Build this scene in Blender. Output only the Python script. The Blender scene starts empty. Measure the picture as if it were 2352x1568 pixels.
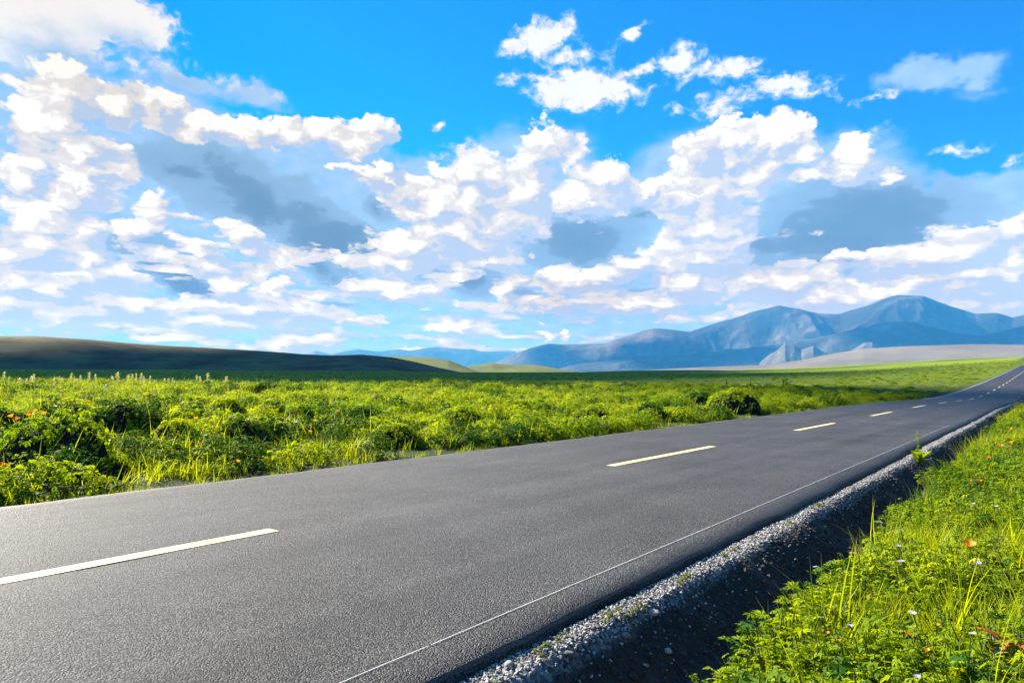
import bpy, math, random
import numpy as np
from mathutils import Vector, Matrix

random.seed(7)
rng = np.random.default_rng(11)
R = math.radians
scene = bpy.context.scene
COL = scene.collection

# ------------------------------------------------------------------ camera and measures
CAM_H = 1.30
PITCH = R(3.5)
FPX = 1568.0                      # focal length on a 2352 px wide picture
EXPO = 1.65
HAZE_D, HAZE_C, HAZE_A, HAZE_TOP, HAZE_R = 0.8e-4, (.06, .40, 1.0), (.31, .325, .325), 1420.0, 17000.0
SUN_AZ, SUN_EL = R(-50.0), R(35.0)
SUN = np.array([math.sin(SUN_AZ) * math.cos(SUN_EL), math.cos(SUN_AZ) * math.cos(SUN_EL), math.sin(SUN_EL)])


def pix_dir(px, py):
    cx, cz = (px - 1176) / FPX, (784 - py) / FPX
    f = math.cos(PITCH) - cz * math.sin(PITCH)
    u = math.sin(PITCH) + cz * math.cos(PITCH)
    d = np.array([cx, f, u])
    return d / np.linalg.norm(d)


def az_el(px, py):
    d = pix_dir(px, py)
    return math.degrees(math.atan2(d[0], d[1])), math.degrees(math.asin(d[2]))


# ------------------------------------------------------------------ road frame: s along, u across (left positive)
TH = R(38.3)
A0 = np.array([-2.12, 6.12])
T = np.array([math.sin(TH), math.cos(TH)])
NL = np.array([-math.cos(TH), math.sin(TH)])
U_R, U_L = -3.27, 3.42


def su(x, y):
    dx, dy = x - A0[0], y - A0[1]
    return dx * T[0] + dy * T[1], dx * NL[0] + dy * NL[1]


def xy(s, u):
    return A0[0] + s * T[0] + u * NL[0], A0[1] + s * T[1] + u * NL[1]


_sg = np.arange(-400, 2000, 1.0)
_rz = np.interp(_sg, [-400, -60, 0, 25, 35, 43, 51, 58, 66, 75, 90, 130, 206, 300, 450, 700, 2000],
                [1.0, 0, 0, .05, .1, .09, .05, -.02, -.05, .0, .3, 1.5, 4.15, 7.6, 12, 17, 20])
_k = np.hanning(17); _k /= _k.sum()
_rz = np.convolve(np.pad(_rz, 8, mode='edge'), _k, mode='valid')


def road_z(s):
    return np.interp(s, _sg, _rz)


# ------------------------------------------------------------------ numpy noise
def _hash(ix, iy, seed):
    h = (ix.astype(np.int64) * 374761393 + iy.astype(np.int64) * 668265263 + seed * 1442695041) & 0xffffffff
    h = ((h ^ (h >> 13)) * 1274126177) & 0xffffffff
    return ((h ^ (h >> 16)) & 0xffff) / 65535.0


def vnoise(x, y, seed=0):
    x = np.asarray(x, float); y = np.asarray(y, float)
    ix, iy = np.floor(x), np.floor(y)
    fx, fy = x - ix, y - iy
    fx = fx * fx * fx * (fx * (fx * 6 - 15) + 10); fy = fy * fy * fy * (fy * (fy * 6 - 15) + 10)
    a = _hash(ix, iy, seed); b = _hash(ix + 1, iy, seed); c = _hash(ix, iy + 1, seed); d = _hash(ix + 1, iy + 1, seed)
    return (a * (1 - fx) + b * fx) * (1 - fy) + (c * (1 - fx) + d * fx) * fy


def fbm(x, y, octv=4, seed=0, gain=.5):
    s = 0; a = 1; t = 0
    for k in range(octv):
        s = s + a * (vnoise(x * 2 ** k + 17.3 * k, y * 2 ** k - 9.1 * k, seed + k) - .5); t += a; a *= gain
    return s / t * 2


def ridged(x, y, octv=4, seed=0):
    s = 0; a = 1; t = 0
    for k in range(octv):
        s = s + a * (1 - abs(2 * vnoise(x * 2 ** k + 5.7 * k, y * 2 ** k + 3.3 * k, seed + k) - 1)); t += a; a *= .5
    return s / t


def sstep(a, b, x):
    t = np.clip((x - a) / (b - a), 0, 1)
    return t * t * (3 - 2 * t)


# ------------------------------------------------------------------ the lie of the land
_RN = [6, 10, 20, 30, 50, 80, 110, 150, 220, 300, 500, 800, 1300, 2000, 12000]
_AZN = [-60, -37, -20, 0, 15, 25, 31, 37, 60]
_TB = np.array([
    # 6   10   20   30   50   80   110  150  220  300  500  800  1300 2000 12000
    [.0, .05, .28, .46, .80, 1.18, 1.05, 1.3, 3.2, 5.0, 9.0, 14.5, 21, 24, 24],
    [.0, .05, .28, .46, .80, 1.16, 1.05, 1.3, 3.2, 5.0, 9.0, 14.5, 21, 24, 24],
    [.0, .05, .26, .42, .72, 1.02, 1.0, 1.3, 3.1, 4.8, 8.8, 14.3, 20, 24, 24],
    [.0, .05, .22, .36, .62, .88, .95, 1.3, 2.9, 4.9, 8.8, 14.2, 20, 24, 24],
    [.0, .03, .15, .24, .40, .48, .60, 1.1, 2.8, 4.9, 8.5, 14.0, 21, 24, 24],
    [.0, .02, .10, .16, .25, .25, .60, 1.3, 2.9, 4.7, 9.6, 17.8, 27, 30, 30],
    [.0, .02, .05, .10, .05, .00, .80, 2.0, 4.0, 6.3, 12.8, 23., 36, 39, 39],
    [.0, .02, .05, .10, .05, .20, 1.0, 2.4, 5.0, 8.0, 16., 26., 41, 44, 44],
    [.0, .05, .20, .30, .60, 1.2, 2.2, 3.6, 6.3, 9.2, 17., 27., 42, 45, 45]])
_lr = np.linspace(math.log(6), math.log(12000), 220)
_azg = np.linspace(-60, 60, 121)
_t1 = np.array([np.interp(_lr, np.log(_RN), row) for row in _TB])
_tab = np.array([np.interp(_azg, _AZN, _t1[:, j]) for j in range(_t1.shape[1])]).T
for _ in range(2):
    _k1 = np.hanning(11); _k1 /= _k1.sum()
    _tab = np.apply_along_axis(lambda v: np.convolve(np.pad(v, 5, mode='edge'), _k1, mode='valid'), 0, _tab)
    _k2 = np.hanning(7); _k2 /= _k2.sum()
    _tab = np.apply_along_axis(lambda v: np.convolve(np.pad(v, 3, mode='edge'), _k2, mode='valid'), 1, _tab)


def land(x, y):
    r = np.hypot(x, y) + 1e-6
    az = np.degrees(np.arctan2(x, y))
    back = sstep(75, 130, abs(az))
    ia = np.clip((np.clip(az, -60, 60) + 60), 0, 119.999)
    ir = np.clip((np.log(r) - _lr[0]) / (_lr[1] - _lr[0]), 0, 218.999)
    a0 = ia.astype(int); r0 = ir.astype(int); fa = ia - a0; fr = ir - r0
    z = (_tab[a0, r0] * (1 - fa) * (1 - fr) + _tab[a0 + 1, r0] * fa * (1 - fr) + _tab[a0, r0 + 1] * (1 - fa) * fr + _tab[a0 + 1, r0 + 1] * fa * fr)
    z = z * (1 - .6 * back)
    return z


_UP = [-40, -14, -9, -6.5, -5.2, -4.7, -4.32, -4.16, -4.0, -3.76, -3.51, -3.44, -3.30, -3.24]
_ZP = [1.25, .95, .72, .46, .27, .14, -.02, -.26, -.42, -.34, -.13, -.07, -.055, -.10]


def ground_z(x, y):
    x = np.asarray(x, float); y = np.asarray(y, float)
    r = np.hypot(x, y)
    s, u = su(x, y)
    wob = .13 * fbm(s * .9, u * 0 + 3.1, 3, 21) + .06 * fbm(s * 3.1, u * 0, 2, 25)
    rz = road_z(s)
    z = land(x, y)
    z = z + .42 * fbm(x / 1.9, y / 1.9, 3, 3) * sstep(7, 14, r) * (1 - sstep(60, 200, r)) * sstep(4, 7, abs(u))
    z = z + .5 * fbm(x / 19, y / 19, 3, 5) * sstep(25, 60, r) * sstep(5, 16, abs(u)) * (1 - .7 * sstep(200, 500, r))
    z = z + 2.2 * fbm(x / 160, y / 160, 4, 8) * sstep(250, 700, r) * sstep(10, 90, abs(u))
    # verges
    prof = rz + np.interp(u + wob * sstep(-3.38, -3.6, u) * 1.0, _UP, _ZP)
    prof = prof + .09 * fbm(x * 2.3, y * 2.3, 4, 31) * sstep(-3.5, -4.2, u) + .08 * fbm(x * .8, y * .8, 3, 33) * sstep(-5, -6, u)
    wr = sstep(-30, -9, u)
    zr = prof * wr + (z + .5) * (1 - wr)
    left = rz - .10 + .07 * sstep(3.3, 4.3, u)
    wl = sstep(3.6, 10, u)
    zl = left * (1 - wl) + np.maximum(z, left * (1 - sstep(10, 30, u)) + z * sstep(10, 30, u)) * wl
    return np.where(u < 0, np.where(u > U_R - .01, rz - .12, zr), np.where(u < U_L - .05, rz - .16, zl))


def hit(px, py, lift=0.0, rmax=2500):
    """point where the line of sight through a spot in the photograph comes within lift of the ground"""
    d = pix_dir(px, py)
    t = np.geomspace(1.5, rmax, 2500)
    x, y, z = d[0] * t, d[1] * t, CAM_H + d[2] * t
    g = ground_z(x, y)
    k = np.nonzero(z - g <= lift)[0]
    i = k[0] if len(k) else len(t) - 1
    return float(x[i]), float(y[i]), float(g[i]), float(z[i]), float(t[i])


# ------------------------------------------------------------------ helpers
def prop(o, label=None, cat=None, group=None, kind=None):
    if label: o['label'] = label
    if cat: o['category'] = cat
    if group: o['group'] = group
    if kind: o['kind'] = kind
    return o


def mesh_np(name, verts, faces, mats, smooth=False):
    """faces: (n,4) or (n,3) int array"""
    me = bpy.data.meshes.new(name)
    verts = np.asarray(verts, np.float32); faces = np.asarray(faces, np.int32)
    n = faces.shape[1]
    me.vertices.add(len(verts)); me.vertices.foreach_set('co', verts.ravel())
    me.loops.add(faces.size); me.loops.foreach_set('vertex_index', faces.ravel())
    me.polygons.add(len(faces))
    me.polygons.foreach_set('loop_start', np.arange(0, faces.size, n, dtype=np.int32))
    me.polygons.foreach_set('loop_total', np.full(len(faces), n, np.int32))
    if smooth:
        me.polygons.foreach_set('use_smooth', np.ones(len(faces), bool))
    me.update(calc_edges=True); me.validate()
    for m in (mats if isinstance(mats, list) else [mats]): me.materials.append(m)
    return me


class MB:
    def __init__(self): self.v = []; self.f = []; self.m = []

    def add(self, vs, fs, mi=0):
        b = len(self.v); self.v += [tuple(p) for p in vs]; self.f += [tuple(i + b for i in f) for f in fs]; self.m += [mi] * len(fs)

    def mesh(self, name, mats, smooth=False):
        me = bpy.data.meshes.new(name); me.from_pydata(self.v, [], self.f)
        for m in (mats if isinstance(mats, list) else [mats]): me.materials.append(m)
        me.polygons.foreach_set('material_index', self.m)
        if smooth: me.polygons.foreach_set('use_smooth', [True] * len(self.f))
        me.update(); return me


def link(name, me, parent=None, loc=None):
    o = bpy.data.objects.new(name, me); COL.objects.link(o)
    if parent: o.parent = parent
    if loc is not None: o.location = loc
    return o


def empty(name, loc, rz=0, sc=1):
    o = bpy.data.objects.new(name, None); COL.objects.link(o)
    o.location = loc; o.rotation_euler = (0, 0, rz); o.scale = (sc, sc, sc); o.empty_display_size = .1
    return o


# ------------------------------------------------------------------ node shorthand
class G:
    def __init__(self, nt): self.nt = nt; self.n = nt.nodes; self.l = nt.links

    def node(self, typ, **kw):
        o = self.n.new(typ)
        for k, v in kw.items(): setattr(o, k, v)
        return o

    def put(self, sock, val):
        if isinstance(val, bpy.types.NodeSocket): self.l.new(val, sock)
        elif val is not None: sock.default_value = val

    def math(self, op, a, b=None, c=None, clamp=False):
        o = self.node('ShaderNodeMath', operation=op, use_clamp=clamp)
        for i, v in enumerate((a, b, c)):
            if v is not None: self.put(o.inputs[i], v)
        return o.outputs[0]

    def vmath(self, op, a, b=None):
        o = self.node('ShaderNodeVectorMath', operation=op)
        self.put(o.inputs[0], a)
        if b is not None: self.put(o.inputs[1], b)
        return o.outputs['Value'] if op in ('DOT_PRODUCT', 'LENGTH') else o.outputs[0]

    def mapr(self, v, a, b, c=0.0, d=1.0, smooth=False):
        o = self.node('ShaderNodeMapRange', interpolation_type='SMOOTHSTEP' if smooth else 'LINEAR')
        for i, q in enumerate((v, a, b, c, d)): self.put(o.inputs[i], q)
        return o.outputs[0]

    def noise(self, vec, scale, detail=4, rough=.5, dims='3D', color=False):
        o = self.node('ShaderNodeTexNoise', noise_dimensions=dims)
        self.put(o.inputs['Vector'], vec); self.put(o.inputs['Scale'], scale)
        o.inputs['Detail'].default_value = detail; o.inputs['Roughness'].default_value = rough
        return o.outputs['Color' if color else 'Fac']

    def mix(self, f, a, b, blend='MIX'):
        o = self.node('ShaderNodeMix', data_type='RGBA', blend_type=blend)
        self.put(o.inputs[0], f); self.put(o.inputs[6], a); self.put(o.inputs[7], b)
        return o.outputs[2]

    def ramp(self, f, stops, interp='LINEAR'):
        o = self.node('ShaderNodeValToRGB'); cr = o.color_ramp; cr.interpolation = interp
        while len(cr.elements) < len(stops): cr.elements.new(.5)
        for e, (p, c) in zip(cr.elements, stops): e.position = p; e.color = (*c, 1)
        self.put(o.inputs[0], f)
        return o.outputs[0]


def rgb(c): return (c[0], c[1], c[2], 1)


def new_mat(name):
    m = bpy.data.materials.new(name); m.use_nodes = True
    g = G(m.node_tree); g.n.clear()
    out = g.node('ShaderNodeOutputMaterial')
    return m, g, out


def principled(g, out, base, rough=.8, spec=.3, bump=None, bstr=.3, bdist=.02):
    b = g.node('ShaderNodeBsdfPrincipled')
    g.put(b.inputs['Base Color'], base if isinstance(base, bpy.types.NodeSocket) else rgb(base))
    g.put(b.inputs['Roughness'], rough); g.put(b.inputs['Specular IOR Level'], spec)
    if bump is not None:
        bp = g.node('ShaderNodeBump'); bp.inputs['Strength'].default_value = bstr; bp.inputs['Distance'].default_value = bdist
        g.put(bp.inputs['Height'], bump); g.l.new(bp.outputs[0], b.inputs['Normal'])
    g.l.new(b.outputs[0], out.inputs['Surface'])
    return b


def leaf_mat(name, cols, trans=.45, rough=.5, spec=.2, tint=1.45, patch=None):
    """leaves and blades: colour differs from plant to plant and over the field; light passes through"""
    m, g, out = new_mat(name)
    oi = g.node('ShaderNodeObjectInfo'); geo = g.node('ShaderNodeNewGeometry')
    n1 = g.noise(geo.outputs['Position'], .23, 3)
    n2 = g.noise(geo.outputs['Position'], 9.0, 2)
    f = g.math('ADD', g.math('MULTIPLY', oi.outputs['Random'], .38), g.math('MULTIPLY', g.mapr(n1, .34, .66), .45))
    f = g.math('ADD', f, g.math('MULTIPLY', g.mapr(n2, .3, .7), .3), clamp=True)
    c = g.ramp(f, [(i / (len(cols) - 1), q) for i, q in enumerate(cols)])
    b = g.node('ShaderNodeBsdfPrincipled'); g.put(b.inputs['Base Color'], c)
    b.inputs['Roughness'].default_value = rough; b.inputs['Specular IOR Level'].default_value = spec
    t = g.node('ShaderNodeBsdfTranslucent')
    g.put(t.inputs[0], g.mix(1.0, c, (tint * 1.1, tint, tint * .35, 1), 'MULTIPLY'))
    mx = g.node('ShaderNodeMixShader'); mx.inputs[0].default_value = trans
    g.l.new(b.outputs[0], mx.inputs[1]); g.l.new(t.outputs[0], mx.inputs[2]); g.l.new(mx.outputs[0], out.inputs['Surface'])
    return m


GRASS_COLS = [(.08, .16, .003), (.20, .28, .002), (.31, .37, .002), (.40, .43, .01)]
M_BLADE = leaf_mat('grass_blade', GRASS_COLS, .5)
M_LEAF = leaf_mat('herb_leaf', [(.018, .12, .012), (.11, .21, .003), (.25, .33, .002), (.35, .41, .006)], .48, .6, .12)
M_DARKLEAF = leaf_mat('dark_leaf', [(.010, .08, .018), (.025, .10, .010), (.06, .13, .005), (.12, .19, .004)], .25, .65, .08)
M_STEM = leaf_mat('stem', [(.07, .10, .02), (.12, .15, .03)], .2)
M_SPIKE = leaf_mat('pale_spike', [(.55, .56, .30), (.72, .70, .48)], .4, tint=1.0)
M_MOSS = leaf_mat('moss', [(.16, .20, .02), (.25, .28, .03)], .2)


def petal_mat(name, a, b, trans=.45):
    m, g, out = new_mat(name)
    geo = g.node('ShaderNodeNewGeometry')
    c = g.mix(g.noise(geo.outputs['Position'], 60, 2), rgb(a), rgb(b))
    d = g.node('ShaderNodeBsdfPrincipled'); g.put(d.inputs['Base Color'], c); d.inputs['Roughness'].default_value = .6
    t = g.node('ShaderNodeBsdfTranslucent'); g.put(t.inputs[0], c)
    mx = g.node('ShaderNodeMixShader'); mx.inputs[0].default_value = trans
    g.l.new(d.outputs[0], mx.inputs[1]); g.l.new(t.outputs[0], mx.inputs[2]); g.l.new(mx.outputs[0], out.inputs['Surface'])
    return m


M_ORANGE = petal_mat('orange_petal', (.95, .30, .01), (.95, .42, .015))
M_REDOR = petal_mat('red_orange_petal', (.75, .11, .015), (.85, .2, .02))
M_VIOLET = petal_mat('violet_petal', (.40, .34, .80), (.55, .52, .85))
M_WHITE = petal_mat('white_petal', (.75, .76, .80), (.82, .82, .85))
M_REDLEAF = petal_mat('withered_red_leaf', (.45, .10, .03), (.55, .20, .06), .3)
M_PALELEAF = petal_mat('pale_grey_leaf', (.38, .42, .30), (.5, .54, .42), .2)

# ------------------------------------------------------------------ surface materials
def pos_su(g):
    geo = g.node('ShaderNodeNewGeometry'); p = geo.outputs['Position']
    q = g.vmath('SUBTRACT', p, (A0[0], A0[1], 0))
    return p, g.vmath('DOT_PRODUCT', q, (T[0], T[1], 0)), g.vmath('DOT_PRODUCT', q, (NL[0], NL[1], 0))


def make_ground_mat():
    m, g, out = new_mat('meadow_soil')
    p, s, u = pos_su(g)
    dist = g.vmath('LENGTH', p)
    # soil and short growth near, whole fields of grass far
    soil = g.mix(g.noise(p, 6, 4), (.012, .016, .006, 1), (.05, .075, .012, 1))
    n_big = g.noise(p, .012, 5, .6)
    n_mid = g.noise(p, .12, 4, .6)
    f = g.math('ADD', g.math('MULTIPLY', g.mapr(n_big, .3, .7), .6), g.math('MULTIPLY', g.mapr(n_mid, .3, .7), .4))
    st = g.node('ShaderNodeMapping'); g.put(st.inputs[0], p); st.inputs['Scale'].default_value = (.004, .022, .02)
    streak = g.noise(st.outputs[0], 1.0, 4, .65)
    f = g.math('ADD', g.math('MULTIPLY', f, .55), g.math('MULTIPLY', g.mapr(streak, .3, .7), .45))
    far = g.ramp(f, [(0, (.05, .10, .006)), (.35, (.12, .18, .007)), (.65, (.20, .25, .012)), (1, (.30, .31, .03))])
    grass = g.mix(g.mapr(dist, 50, 200, smooth=True), soil, far)
    # gravel shoulder and ditch
    un = g.math('ADD', u, g.math('MULTIPLY', g.math('SUBTRACT', g.noise(p, 2.2, 4, .6), .5), .22))
    vor = g.node('ShaderNodeTexVoronoi'); g.put(vor.inputs['Vector'], p); vor.inputs['Scale'].default_value = 38
    gcol = g.ramp(vor.outputs['Color'], [(0, (.03, .028, .024)), (.5, (.17, .16, .14)), (1, (.42, .395, .355))])
    dcol = g.mix(g.noise(p, 14, 5, .65), (.010, .0088, .0072, 1), (.085, .074, .059, 1))
    dcol = g.mix(g.mapr(g.noise(p, 1.7, 3), .52, .62), dcol, (.10, .088, .07, 1))
    verge = g.mix(g.mapr(un, -3.45, -3.51), gcol, dcol)
    isv = g.math('MULTIPLY', g.mapr(un, -4.36, -4.22), g.mapr(un, 0.0, .1, 1, 0))
    base = g.mix(isv, grass, verge)
    # a stony lip on the far side of the road
    lip = g.math('MULTIPLY', g.mapr(u, 3.3, 3.42), g.mapr(un, 3.62, 3.5))
    base = g.mix(lip, base, gcol)
    h = g.math('ADD', g.math('MULTIPLY', vor.outputs['Distance'], -.5), g.noise(p, 22, 4, .6))
    hf = g.math('ADD', g.math('MULTIPLY', g.noise(p, .5, 5, .7), 25.0), g.math('MULTIPLY', n_mid, 30.0))
    hh = g.math('ADD', h, g.math('MULTIPLY', hf, g.mapr(dist, 60, 200)))
    principled(g, out, base, .9, .12, hh, .8, .03)
    return m


def make_asphalt():
    m, g, out = new_mat('asphalt')
    p, s, u = pos_su(g)
    grain = g.noise(p, 95, 3, .7)
    grain2 = g.noise(p, 28, 3, .6)
    sp = g.node('ShaderNodeCombineXYZ'); g.put(sp.inputs[0], g.math('MULTIPLY', s, .05)); g.put(sp.inputs[1], g.math('MULTIPLY', u, 1.6))
    lanes = g.noise(sp.outputs[0], 1.0, 4, .55)
    patch = g.noise(p, .55, 4, .6)
    st = g.node('ShaderNodeTexVoronoi'); g.put(st.inputs['Vector'], p); st.inputs['Scale'].default_value = 110
    sv = g.node('ShaderNodeSeparateColor'); g.put(sv.inputs[0], st.outputs['Color'])
    chips = g.math('POWER', sv.outputs[0], 1.5)
    f = g.math('ADD', g.math('MULTIPLY', g.mapr(grain, .32, .68), .22), g.math('MULTIPLY', g.mapr(lanes, .3, .7), .22))
    f = g.math('ADD', f, g.math('MULTIPLY', chips, .62))
    f = g.math('ADD', f, g.math('MULTIPLY', g.mapr(patch, .3, .7), .24))
    f = g.math('ADD', f, g.math('MULTIPLY', g.mapr(grain2, .3, .7), .14))
    base = g.ramp(f, [(0.14, (.0015, .0014, .0013)), (.5, (.0085, .0081, .0072)), (1, (.11, .104, .093))])
    # rough crumbling strip outside the string line, a fine joint along each lane
    rough_edge = g.mapr(g.math('ADD', u, g.math('MULTIPLY', g.math('SUBTRACT', g.noise(p, 3, 3), .5), .2)), -3.02, -3.27)
    base = g.mix(g.math('MULTIPLY', rough_edge, .12), base, (.02, .02, .02, 1))
    for uj in (1.62, 2.75):
        j = g.math('LESS_THAN', g.math('ABSOLUTE', g.math('SUBTRACT', u, uj)), .010)
        j = g.math('MULTIPLY', j, g.mapr(g.noise(sp.outputs[0], 9, 2), .45, .6))
        base = g.mix(g.math('MULTIPLY', j, .7), base, (.02, .02, .02, 1))
    au = g.math('ABSOLUTE', g.math('SUBTRACT', g.math('ABSOLUTE', u), 1.65))
    trk = g.math('MULTIPLY', g.mapr(g.math('ABSOLUTE', g.math('SUBTRACT', au, .78)), .08, .38, 1, 0, True), g.mapr(lanes, .3, .6, .3, 1))
    base = g.mix(g.math('MULTIPLY', trk, .30), base, (.034, .0322, .029, 1))
    stain = g.mapr(g.noise(p, 1.3, 5, .7), .60, .74)
    base = g.mix(g.math('MULTIPLY', stain, .45), base, (.008, .0076, .007, 1))
    rgh = g.math('ADD', .46, g.math('MULTIPLY', grain, .12))
    h = g.math('ADD', g.math('MULTIPLY', st.outputs['Distance'], -.8), g.math('MULTIPLY', grain2, .5))
    principled(g, out, base, rgh, .21, h, .9, .018)
    return m


def make_paint(name, a, b, wear=.45):
    m, g, out = new_mat(name)
    p, s, u = pos_su(g)
    n = g.noise(p, 55, 4, .7); n2 = g.noise(p, 3.0, 4, .6)
    base = g.mix(g.mapr(n2, .35, .65), rgb(a), rgb(b))
    w = g.math('MULTIPLY', g.mapr(n, .52, .66), wear)
    base = g.mix(w, base, (.12, .12, .11, 1))
    principled(g, out, base, .45, .4, n, .4, .006)
    return m


M_GROUND = make_ground_mat()
M_ASPH = make_asphalt()
M_LINE = make_paint('lane_paint', (.78, .56, .17), (.82, .68, .33), .7)
M_EDGE = make_paint('string_white', (.42, .42, .40), (.55, .55, .53), .4)


def simple_mat(name, stops, scale, rough=.9, spec=.15, bump=True, bdist=.02, bscale=None, bstr=.6):
    m, g, out = new_mat(name)
    geo = g.node('ShaderNodeNewGeometry'); p = geo.outputs['Position']
    n = g.noise(p, scale, 6, .62)
    c = g.ramp(g.mapr(n, .28, .72), stops)
    principled(g, out, c, rough, spec, g.noise(p, bscale or scale * 2.5, 6, .65) if bump else None, bstr, bdist)
    return m


M_STONE, g, out = new_mat('pebble')
_oi = g.node('ShaderNodeObjectInfo'); _ge = g.node('ShaderNodeNewGeometry')
_f = g.math('ADD', g.math('MULTIPLY', _oi.outputs['Random'], .75), g.math('MULTIPLY', g.noise(_ge.outputs['Position'], 40, 4), .35), clamp=True)
principled(g, out, g.ramp(_f, [(.1, (.05, .046, .04)), (.45, (.22, .205, .18)), (.8, (.46, .435, .39)), (1, (.70, .665, .61))]), .85, .2, g.noise(_ge.outputs['Position'], 90, 5), .6, .004)
M_CLOD = simple_mat('dirt_clod', [(0, (.014, .0125, .010)), (1, (.13, .116, .095))], 40, .95, .1, True, .004)
M_HILL = simple_mat('hill_turf', [(0, (.05, .041, .016)), (.4, (.12, .10, .036)), (1, (.21, .18, .065))], .03, .95, .08, True, 4, .03)
M_HILL2 = simple_mat('far_turf', [(0, (.06, .08, .02)), (1, (.15, .17, .04))], .01, .95, .08, True, 4, .03)
M_TAN = simple_mat('dry_plain', [(0, (.10, .09, .07)), (1, (.19, .17, .13))], .004, .95, .08, True, 3, .02)
M_MOUNT = simple_mat('mountain_turf', [(0, (.008, .012, .010)), (.5, (.028, .032, .022)), (.8, (.11, .10, .08)), (1, (.26, .235, .19))], .0011, .95, .08, True, 40, .006, .8)
M_KNOLL = simple_mat('pale_knoll', [(0, (.04, .042, .032)), (.5, (.09, .088, .07)), (1, (.18, .17, .14))], .012, .95, .1, True, 12, .02, .9)

# ------------------------------------------------------------------ ground: one sheet of rings round the camera
def polar_sheet(az, r, zf):
    AZ, RR = np.meshgrid(np.radians(az), r)
    X, Y = RR * np.sin(AZ), RR * np.cos(AZ)
    Z = zf(X, Y)
    V = np.stack([X, Y, Z], -1).reshape(-1, 3)
    nr, na = RR.shape
    i = np.arange((nr - 1) * (na - 1)); a = i // (na - 1) * na + i % (na - 1)
    F = np.stack([a, a + 1, a + na + 1, a + na], -1)
    return V, F[:, ::-1]


az_g = np.concatenate([np.arange(-180, -46, 2.0), np.arange(-46, 46, .2), np.arange(46, 180.1, 2.0)])
r_g = np.concatenate([[.02], np.geomspace(.4, 16800, 660)])
V, F = polar_sheet(az_g, r_g, ground_z)
gnd = link('ground', mesh_np('ground', V, F, M_GROUND, True))
prop(gnd, 'rolling green meadow ground with a gravel shoulder and earth ditch beside the road', None, None, 'structure')

# ------------------------------------------------------------------ road, as a slab with broken edges
ss = np.concatenate([np.arange(-60, 30, .12), np.arange(30, 120, .5), np.arange(120, 900, 4)])
us = np.array([U_R, -3.0, -1.7, 0, 1.7, U_L - .25, U_L])
S, U = np.meshgrid(ss, us, indexing='ij')
U = U.copy()
jit = .035 * fbm(ss * 1.3, ss * 0, 4, 40) + .05 * fbm(ss * .23, ss * 0 + 2, 2, 41)
U[:, 0] += jit; U[:, -1] += .06 * fbm(ss * .9, ss * 0 + 9, 4, 43)
X, Y = xy(S, U)
Z = road_z(S) - .006 * abs(U) * 1.0 + .004 * fbm(S * 1.5, U * 1.5, 2, 44)
top = np.stack([X, Y, Z], -1)
skirt = .04 * fbm(ss * 4, ss * 0 + 5, 3, 47)
Xr, Yr = xy(ss, U[:, 0] - .015 + skirt * .4); Xl, Yl = xy(ss, U[:, -1] + .05)
botr = np.stack([Xr, Yr, Z[:, 0] - .11], -1)[:, None]; botl = np.stack([Xl, Yl, Z[:, -1] - .2], -1)[:, None]
allv = np.concatenate([botr, top, botl], 1)
n, k = allv.shape[:2]
i = np.arange((n - 1) * (k - 1)); a = i // (k - 1) * k + i % (k - 1)
F = np.stack([a, a + k, a + k + 1, a + 1], -1)
road = link('road', mesh_np('road', allv.reshape(-1, 3), F[:, ::-1], M_ASPH, False))
prop(road, 'straight grey asphalt two-lane road running from lower left to far right', None, None, 'structure')


def strip_on_road(name, s0, s1, u0, u1, mat, lift=.005, step=.25, slant=0.0):
    k = max(2, int((s1 - s0) / step) + 1)
    sv = np.linspace(s0, s1, k)
    rows = []
    for uu, ds in ((u0, 0), (u1, slant)):
        sq = sv + ds * 1.0
        x, y = xy(sq, uu + .004 * fbm(sq * 3, sq * 0 + uu, 2, 50))
        z = road_z(sq) - .006 * abs(uu) + lift
        rows.append(np.stack([x, y, z], -1))
    Vv = np.concatenate(rows); i = np.arange(k - 1)
    Ff = np.stack([i, i + 1, i + 1 + k, i + k], -1)
    me = mesh_np(name, Vv, Ff[:, ::-1], mat)
    return link(name, me, road)


for q in range(0, 32):
    s1 = (.02 if q == 0 else .15) + q * 9.85
    strip_on_road('lane_dash', s1 - 4.1, s1, -.075, .085, M_LINE, .006)
for q in range(1, 4):
    s1 = .15 - q * 9.85
    strip_on_road('lane_dash', s1 - 4.1, s1, -.075, .085, M_LINE, .006)
for s0, s1, w in ((-9, -2.35, .002), (-2.3, -1.95, .003), (-1.9, -1.0, .0025), (-.98, 2.6, .003), (2.63, 7.5, .003), (7.53, 14, .0035), (14.1, 21, .0035)):
    strip_on_road('string_line', s0, s1, -2.955 - w, -2.955 + w, M_EDGE, .007)
strip_on_road('edge_line', 62, 420, 3.02, 3.14, M_EDGE, .008, 3)

# ------------------------------------------------------------------ hills and mountains: real relief at real distances
def profile(pts, rc):
    """crest heights at distance rc from sight lines"""
    a = []; h = []
    for px, py in pts:
        d = pix_dir(px, py)
        a.append(math.degrees(math.atan2(d[0], d[1]))); h.append(CAM_H + rc * d[2] / math.hypot(d[0], d[1]))
    return np.array(a), np.array(h)


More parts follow.
